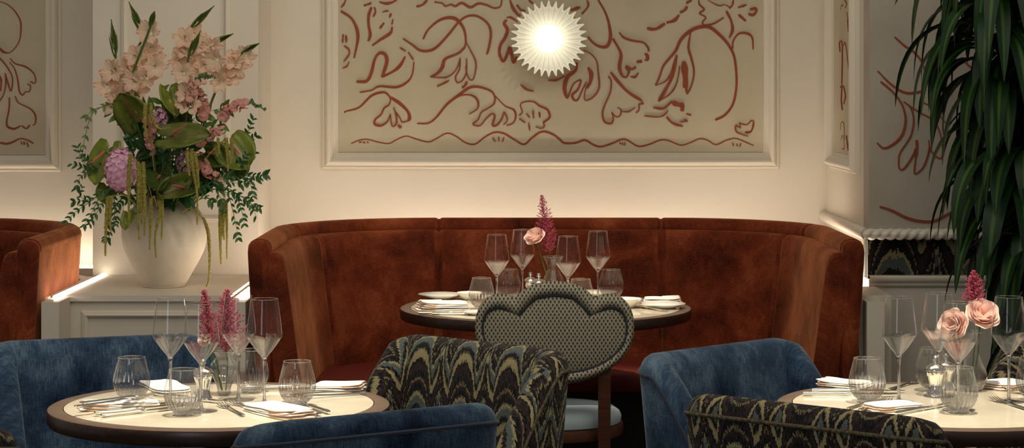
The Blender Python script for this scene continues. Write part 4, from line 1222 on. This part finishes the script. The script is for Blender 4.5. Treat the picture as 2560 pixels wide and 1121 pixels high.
def anthurium(label, pc, L, w, d, up, mat, dy=-.10, spx=True, curl=0):
    """pc pixel of the joint; L,w in photo pixels"""
    r=random.Random(int(pc[0]+pc[1])); K=BD/F; p=bp(pc[0],pc[1],dy); base=tobase(p)
    t=thing('anthurium_stem',label,'flower',base)
    up=Vector(up).normalized()
    st=catmull([Vector((0,0,0)),(p-base)*.5+Vector((0,.03,.03)),p-base-up*.004],7)
    MB().tube(st,.0032,6).build('stem',M['stem'],t)
    b=MB(); spathe(b,p-base,d,up,L*K,w*K,r,curl); so=b.build('spathe',mat,t,ang=80,solid=.0015)
    if spx:
        dd=(Vector(d).normalized()*.75+up*.65).normalized()
        sl=L*K*.48
        MB().tube([p-base+up*.002,p-base+dd*sl*.5,p-base+dd*sl],[.0045,.0042,.0022],8).build('spadix',M['spadix'],so)
    return t
anthurium('large green anthurium leaf with rosy veins at the left shoulder of the bouquet',(338,300),100,92,(-.45,-.2,.75),(-.35,-.9,.15),M['anth'],-.10,False)
anthurium('lime green anthurium with a dark spadix at the far left of the bouquet',(262,380),112,98,(-.25,-.25,-.75),(-.55,-.8,.2),M['anthl'],-.10)
anthurium('wide green anthurium with a rose spadix at the centre of the bouquet',(428,338),128,82,(.95,-.1,.05),(-.1,-.75,.62),M['anth'],-.18)
anthurium('round bronze-green anthurium at the right side of the bouquet',(580,365),95,105,(.35,-.2,-.45),(.25,-.95,.1),M['anthl'],-.08)
anthurium('bright green folded anthurium leaf between the two gladiolus groups',(425,235),85,62,(.25,-.3,-.75),(.45,-.8,.3),M['anthl'],-.06,False,.5)
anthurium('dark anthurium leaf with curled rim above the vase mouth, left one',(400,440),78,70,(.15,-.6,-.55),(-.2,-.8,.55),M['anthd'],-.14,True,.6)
anthurium('pale curled anthurium leaf hanging over the vase rim',(460,470),95,70,(-.75,-.4,-.25),(.2,-.75,.6),M['anth'],-.16,True,.8)
anthurium('small lime anthurium leaf below the pink hydrangea',(265,470),55,55,(0,-.4,-.8),(-.2,-.9,.3),M['anthl'],-.10,False)
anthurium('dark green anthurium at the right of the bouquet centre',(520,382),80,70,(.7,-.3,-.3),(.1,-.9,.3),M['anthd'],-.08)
anthurium('bronze anthurium low on the right of the bouquet',(590,405),70,75,(-.1,-.4,-.7),(.3,-.9,.2),M['anth'],-.06,False)
anthurium('small lime leaf resting against the left shoulder of the clay vase',(318,540),48,40,(-.1,-.4,-.8),(-.4,-.8,.3),M['anthl'],-.17,False)
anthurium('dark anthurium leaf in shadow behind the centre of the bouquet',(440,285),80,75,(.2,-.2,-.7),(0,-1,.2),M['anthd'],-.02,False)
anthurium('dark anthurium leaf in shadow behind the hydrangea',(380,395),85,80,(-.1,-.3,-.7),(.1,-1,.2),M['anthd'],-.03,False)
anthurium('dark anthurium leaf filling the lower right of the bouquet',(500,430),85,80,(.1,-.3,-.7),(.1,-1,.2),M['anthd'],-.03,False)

def hydrangea(label, pc, rad, dy, mat, n=70):
    r=random.Random(int(pc[0])); p=bp(pc[0],pc[1],dy); base=tobase(p); R_=rad*BD/F
    t=thing('hydrangea_stem',label,'flower',base)
    MB().tube(catmull([Vector((0,0,0)),(p-base)*.6+Vector((0,.02,.01)),p-base],6),.004,6).build('stem',M['stem'],t)
    b=MB()
    for i in range(n):
        z=1-2*(i+.5)/n; a=i*2.39996
        d=Vector((math.sqrt(1-z*z)*math.cos(a),math.sqrt(1-z*z)*math.sin(a),z))
        c=p-base+Vector((d.x*R_*.82,d.y*R_*.8,d.z*R_*1.12))*r.uniform(.9,1.02)
        u=d.cross(Vector((.3,.2,.9))).normalized(); v=d.cross(u); ph=r.random()*6
        for k in range(4):
            aa=ph+k*PI/2; e=u*math.cos(aa)+v*math.sin(aa); f=u*-math.sin(aa)+v*math.cos(aa); s=R_*.30
            rows=[];uv=[]
            for q in (0,.35,.7,1):
                w=.55*math.sin(PI*(.12+.72*q)); rows.append([c+e*s*q+f*s*w*x+d*s*(.22*q*q-.12*x*x+r.uniform(-.03,.03)) for x in (-1,0,1)]); uv+=[(x,q,0) for x in (-1,0,1)]
            b.grid(rows,uv)
    b.build('flower_head',mat,t,ang=80)
    return t
hydrangea('round lilac-pink hydrangea head at the left of the bouquet',(302,425),46,-.13,M['hyd'])
hydrangea('small lilac flower cluster in the middle of the bouquet',(400,298),24,-.08,M['lilac'],30)
hydrangea('small lilac flower cluster above the vase rim',(462,408),26,-.10,M['lilac'],30)

def snapdragon(label, pts, w, dy, mat, tipgreen=0, n=26):
    r=random.Random(int(pts[0][0]*3+pts[-1][1])); P=[bp(x,y,dy) for x,y in pts]; base=tobase(P[0])
    t=thing('snapdragon_stem',label,'flower',base); c=catmull([p-base for p in P],10); K=BD/F
    MB().tube(catmull([Vector((0,0,0)),(c[0])*.6+Vector((0,.02,.01)),c[0]],5)+c[1:],.0025,6).build('stem',M['stem'],t)
    b=MB(); g=MB()
    for i in range(n):
        q=i/(n-1); p=c[min(len(c)-1,int(q*(len(c)-1)))]
        d=Vector((r.gauss(0,1),-abs(r.gauss(0,1)),r.gauss(0,1))).normalized(); s=w*K*(1-.45*q)
        if q>1-tipgreen: g.ball(p+d*s*.45,s*.26,6,sc=(1,1,1.3))
        else:
            u=d.cross(Vector((.2,.1,1))).normalized(); v=d.cross(u); cc=p+d*s*.55
            for k in range(5):
                aa=k*2*PI/5+r.random(); e=u*math.cos(aa)+v*math.sin(aa); f=u*-math.sin(aa)+v*math.cos(aa)
                rows=[];uv=[]
                for qq in (0,.5,1):
                    ww=.42*math.sin(PI*(.2+.65*qq)); rows.append([cc+e*s*.55*qq+f*s*ww*x+d*s*(.35*qq-.3*qq*qq+.08*math.sin(x*3+k)) for x in (-1,0,1)]); uv+=[(x,qq,0) for x in (-1,0,1)]
                b.grid(rows,uv)
    b.build('blossoms',mat,t,ang=80)
    if tipgreen: g.build('green_buds',M['leaf'],t)
    return t
snapdragon('dusty pink snapdragon leaning left above the big anthurium leaf',[(390,330),(365,290),(335,265),(298,255)],26,-.08,M['snap'],.15)
snapdragon('pink snapdragon column hanging in the middle left of the bouquet',[(372,300),(375,340),(378,380)],24,-.12,M['snap'])
snapdragon('pink snapdragon beside the right anthurium',[(500,350),(528,335),(558,325)],24,-.12,M['snap'])
snapdragon('pink snapdragon pointing right with a dark green bud tip',[(560,290),(592,266),(630,258),(664,276)],24,-.05,M['snap'],.42,30)
snapdragon('salmon snapdragon low at the right of the vase mouth',[(500,400),(520,430),(548,445)],24,-.12,M['snap'])
snapdragon('rosy snapdragon under the right gladioli',[(510,290),(508,255),(500,225)],22,-.04,M['snap'])
snapdragon('green budded snapdragon tip between the gladiolus groups',[(470,260),(500,195),(535,190)],20,-.09,M['snap'],.6)

def amaranth(label, strands, dy):
    P0=bp(strands[0][0][0],strands[0][0][1],dy); base=tobase(P0); r=random.Random(int(P0.x*1e4)); K=BD/F
    t=thing('hanging_amaranth',label,'flower',base)
    MB().tube(catmull([Vector((0,0,0)),(P0-base)*.55+Vector((0,-.02,.05)),P0-base],7),.0022,6).build('stem',M['amar'],t)
    for pts,w in strands_iter(strands):
        b=MB(); c=catmull([bp(x,y,dy-.012*i)-base for i,(x,y) in enumerate(pts)],8); n=len(c)
        L=sum((c[i+1]-c[i]).length for i in range(n-1)); W=w*K*.42
        def rad(q): return W*(.45+.55*math.sin(PI*min(1,q*1.3+.12)))*(1-q)**.35+.0012
        b.tube(c,[rad(i/(n-1))*.62 for i in range(n)],8)
        m_=int(L/.0013)
        for i in range(m_):
            q=i/m_; p=c[int(q*(n-1))].lerp(c[min(n-1,int(q*(n-1))+1)],(q*(n-1))%1)
            a=r.random()*2*PI; rr=rad(q)
            for k in range(3):
                a+=2.1; b.ball(p+Vector((math.cos(a)*rr*.8,math.sin(a)*rr*.8,r.uniform(-.001,.001))),.0019*r.uniform(.7,1.2),5)
        b.build('tassel',M['amar'],t)
    return t
def strands_iter(s):
    for e in s: yield e[:-1], e[-1]
amaranth('green amaranth tassel hanging lowest at the far left of the bouquet',[[(270,492),(267,545),(264,585),(263,640),14],[(278,492),(275,540),(277,580),13]],-.16)
amaranth('thin amaranth tassel hanging before the hydrangea',[[(326,385),(322,440),(322,500),(323,572),13]],-.20)
amaranth('thick yellow-green amaranth tassels over the left of the vase',[[(345,405),(347,470),(345,540),(348,600),14],[(358,405),(360,470),(362,530),(361,590),13],[(350,410),(353,480),(354,560),13]],-.20)
amaranth('amaranth tassels hanging down the middle of the vase',[[(378,498),(376,560),(374,625),10],[(396,490),(400,530),(388,590),(390,645),12],[(404,492),(406,540),(404,598),9]],-.19)
amaranth('short amaranth tassel in the upper left of the bouquet',[[(365,258),(362,300),(366,345),14],[(376,258),(382,300),(400,322),(425,320),12]],-.17)
amaranth('amaranth tassels drooping right of the vase mouth',[[(478,372),(482,420),(492,480),(493,562),13],[(468,375),(470,410),(474,440),12],[(487,380),(494,430),(497,470),11]],-.20)
amaranth('long amaranth tassel trailing down onto the console top',[[(508,545),(520,580),(524,640),(522,700),(516,717),10]],-.165)
amaranth('pale amaranth tassel hanging free at the right of the vase',[[(553,505),(552,560),(551,610),(553,662),17],[(560,505),(558,555),(560,600),12],[(566,508),(567,580),(567,648),7]],-.10)
amaranth('amaranth tassels over the round bronze anthurium',[[(565,345),(568,385),(570,428),12],[(578,345),(580,380),(575,410),11],[(545,345),(548,385),9]],-.14)

def branch(label, main, sides, dy, mat='leaf', lsz=.022, every=.017):
    P0=bp(main[0][0],main[0][1],dy); base=tobase(P0); r=random.Random(int(main[-1][0]*3+main[-1][1]))
    t=thing('leafy_branch',label,'foliage',base)
    st=MB(); b=MB()
    c=catmull([Vector((0,0,0)),(P0-base)*.6+Vector((0,-.01,.03))]+[bp(x,y,dy-.01*i)-base for i,(x,y) in enumerate(main)],8)
    st.tube(c,[.0022-.0014*i/len(c) for i in range(len(c))],5)
    lines=[c[12:]]
    for s in sides:
        cc=catmull([bp(x,y,dy-.012*i-r.uniform(0,.02))-base for i,(x,y) in enumerate(s)],8); st.tube(cc,[.0014-.0008*i/len(cc) for i in range(len(cc))],5); lines.append(cc)
    for ln in lines:
        acc=0
        for i in range(1,len(ln)):
            acc+=(ln[i]-ln[i-1]).length
            if acc>every or i==len(ln)-1:
                acc=0; td=(ln[i]-ln[i-1]).normalized()
                for sg_ in (1,-1):
                    if r.random()<.12: continue
                    o=td.cross(Vector((r.uniform(-.6,.6),-1,r.uniform(-.3,.3)))).normalized()*sg_
                    L=lsz*r.uniform(.7,1.25)
                    leaf_blade(b,ln[i],td*.75+o*.8+Vector((0,-.3,0)),Vector((r.uniform(-.5,.5),-.8,.6)),L,L*.42,5,droop=.35,fold=.12)
    st.build('twig',M['stem'],t); b.build('leaves',M[mat],t,ang=80)
    return t
branch('fine leafy branch reaching farthest left, toward the left banquette',[(270,475),(225,505),(190,530),(164,556)],[[(240,495),(215,500),(185,505)],[(250,490),(230,530),(210,566)],[(225,505),(200,490),(205,470)]],-.15)
branch('small-leaved branch at the left edge of the bouquet by the wall corner',[(262,420),(225,425),(195,415),(178,410)],[[(230,424),(205,400),(195,370)],[(225,425),(200,445),(192,470)],[(240,420),(215,395),(205,380)]],-.10)
branch('twig curving over the upper left of the bouquet',[(290,268),(255,268),(228,290),(212,345),(205,390)],[[(255,268),(232,275),(215,293)]],-.05,'leafl',.022,.03)
branch('leafy branch hanging below the hydrangea at the left of the vase',[(275,450),(285,500),(285,550),(270,600)],[[(285,500),(292,530),(290,560)],[(280,480),(250,520),(225,560)],[(280,540),(268,570),(262,598)]],-.12)
branch('leafy branch reaching farthest right, pointing at the wall',[(560,440),(600,440),(635,442),(664,438)],[[(600,440),(625,460),(632,490)],[(580,440),(600,410),(615,388)],[(585,440),(610,455),(650,446)]],-.08,'leaf',.026)
branch('leafy branch dropping to the right between vase and banquette',[(560,470),(600,490),(635,515),(648,520)],[[(590,485),(605,530),(610,560)],[(570,480),(585,540),(596,595)],[(600,490),(622,500),(640,540)]],-.10,'leaf',.025)
branch('leafy branch rising at the right behind the bronze anthurium',[(575,400),(605,360),(620,330),(632,300)],[[(600,370),(625,350),(640,340)],[(590,380),(620,375),(635,385)]],-.02,'leaf',.024)
branch('dense leafy branch filling the right of the vase mouth',[(480,470),(520,470),(560,480),(590,490)],[[(500,470),(520,495),(530,505)],[(540,475),(555,505),(560,530)],[(520,470),(560,455),(600,460)],[(500,470),(540,450),(575,440)]],-.12,'leaf',.028,.018)
branch('dense leafy branch filling the left of the vase mouth',[(400,480),(350,475),(310,470),(280,485)],[[(370,478),(340,495),(320,500)],[(330,472),(310,500),(300,510)],[(390,480),(430,490),(460,488)],[(360,475),(390,455),(420,470)]],-.08,'leaf',.028,.018)
branch('mid green leafy branch behind the gladioli at the bouquet crown',[(440,330),(480,300),(520,280),(560,270)],[[(480,300),(520,320),(550,310)],[(460,310),(470,270),(490,240)],[(450,320),(410,280),(400,240)],[(440,330),(380,280),(330,250)],[(440,330),(340,300),(280,280)]],-.0,'leafl',.050,.022)
branch('dark leafy branch in the heart of the bouquet',[(410,430),(430,380),(450,350),(480,330)],[[(420,410),(370,380),(330,370)],[(430,380),(380,350),(340,330)],[(440,370),(500,380),(540,400)],[(420,420),(480,440),(540,450)],[(420,420),(370,440),(320,450)]],-.02,'leaf',.055,.018)

branch('dark broad-leaved branch lying over the vase mouth',[(380,492),(410,488),(440,486),(470,492)],[[(395,490),(405,470),(420,455)],[(430,487),(440,465),(450,445)],[(410,488),(380,470),(360,455)],[(450,488),(475,470),(490,455)],[(440,486),(430,500),(425,508)]],-.07,'leaf',.052,.014)

# ------------------------------------------------------------------ tall striped plant
PXY=Vector((1.66,7.22,0))
t=thing('striped_plant','tall dark plant with long drooping striped leaves at the right photo edge','plant',PXY)
MB().lathe([(0,0),(.15,0),(.165,.03),(.19,.30),(.195,.34),(.18,.34),(.175,.31),(0,.31)],40).build('pot',M['soil'],t)
MB().lathe([(.174,.312),(0,.318)],24).build('soil',M['bark'],t)
pr=random.Random(5)
canes=[[(0,0,.3),(.03,-.02,.8),(.0,0,1.35),(-.05,-.05,1.66)],[(.06,.03,.3),(.10,.05,.7),(.14,.04,1.1),(.14,.0,1.40)],[(-.05,.05,.3),(-.06,.04,.6),(-.02,0,.9),(.02,-.03,1.12)],[(.02,-.08,.3),(.10,-.12,.6),(.16,-.15,.85)]]
for ci,cn in enumerate(canes):
    cc=catmull(cn,6); MB().tube(cc,[.022-.006*i/len(cc) for i in range(len(cc))],9).build('cane',M['bark'],t)
def tuft(c, n, L, elev, wmul=1.0, az=None):
    b=MB(); c=Vector(c)
    for i in range(n):
        a=i*2.39996+pr.uniform(-.3,.3); e=elev[0]+(elev[1]-elev[0])*pr.random()
        if az is not None: a=az+pr.uniform(-1.3,1.3)
        d=Vector((math.cos(a)*math.cos(e),math.sin(a)*math.cos(e)*.75,math.sin(e)))
        p=c+Vector((0,0,pr.uniform(-.18,.06)))
        leaf_blade(b,p,d,Vector((0,0,1)),L*pr.uniform(.75,1.15),.064*wmul*pr.uniform(.8,1.15),14,droop=pr.uniform(2.4,5.2),fold=.10,twist=pr.uniform(-.8,.8))
    b.build('leaf_tuft',M['drac'],t,ang=80)
tuft((-.02,-.05,2.02),40,.50,(-.2,1.0))
tuft((-.08,-.05,1.80),38,.46,(-.2,1.0))
tuft((-.06,-.05,1.62),36,.44,(-.3,.9))
tuft((.02,-.04,1.46),36,.44,(-.2,.9))
tuft((.0,-.05,1.30),36,.42,(-.3,.8))
tuft((.04,-.05,1.14),34,.42,(-.3,.8))
tuft((.10,-.08,.98),34,.42,(-.3,.7))
tuft((.16,-.12,.82),30,.42,(-.2,.9),.9)

# ------------------------------------------------------------------ light
def spot(name, loc, tgt, power, size, col, blend=.6, rad=.05):
    l=bpy.data.lights.new(name,'SPOT'); l.energy=power; l.spot_size=R(size); l.spot_blend=blend; l.color=col; l.shadow_soft_size=rad
    o=bpy.data.objects.new(name,l); COL.objects.link(o); o.location=loc
    o.rotation_euler=(Vector(tgt)-Vector(loc)).to_track_quat('-Z','Y').to_euler(); return o
def area(name, loc, tgt, power, sx, sy, col):
    l=bpy.data.lights.new(name,'AREA'); l.shape='RECTANGLE'; l.size=sx; l.size_y=sy; l.energy=power; l.color=col
    o=bpy.data.objects.new(name,l); COL.objects.link(o); o.location=loc
    o.rotation_euler=(Vector(tgt)-Vector(loc)).to_track_quat('-Z','Y').to_euler(); return o
WARM=(1,.88,.72)
spot('assumed_or_fill_spot',(TN[0]+.1,TN[1]-.25,2.9),(TN[0],TN[1],.75),300,27,WARM)  # this and the next two: unseen table spots, assumed from the bright tabletops
spot('assumed_or_fill_spot',(TR[0]+.05,TR[1]-.25,2.9),(TR[0],TR[1],.75),300,27,WARM)
spot('assumed_or_fill_spot',(TF[0],TF[1]-.35,2.9),(TF[0],TF[1],.75),230,31,WARM)
spot('assumed_or_fill_spot',(-1.0,6.6,2.9),(-1.25,7.86,1.2),7,34,WARM)  # unseen fill spot, added to light the vase and bouquet
spot('assumed_or_fill_spot',(1.0,7.0,2.9),(-.85,8.7,1.3),34,40,WARM)  # added fill without a known fixture, brightens the pilaster's right face
area('assumed_window_fill',(-2.2,-2.0,2.5),(-.3,7,1.0),27,1.4,2.0,(.80,.90,1))  # unseen window, assumed; added as cool fill for velvet sheen and glass reflections
area('added_overhead_fill',(0,5.4,3.2),(0,8.6,0),37,3.5,2.5,(1,.91,.76))  # unseen overhead area light, added to brighten the walls and mural
w=bpy.data.worlds.new('room_air'); S.world=w; w.use_nodes=True
w.node_tree.nodes['Background'].inputs[0].default_value=(1,.90,.78,1); w.node_tree.nodes['Background'].inputs[1].default_value=.20

S.view_settings.view_transform='Standard'; S.view_settings.look='None'; S.view_settings.gamma=1; S.view_settings.exposure=0
S.view_settings.use_curve_mapping=False
S.cycles.use_denoising=True
S.cycles.max_bounces=10; S.cycles.transparent_max_bounces=32; S.cycles.transmission_bounces=10; S.cycles.glossy_bounces=4; S.cycles.diffuse_bounces=4
S.cycles.caustics_reflective=False; S.cycles.caustics_refractive=False
S.cycles.sample_clamp_indirect=4
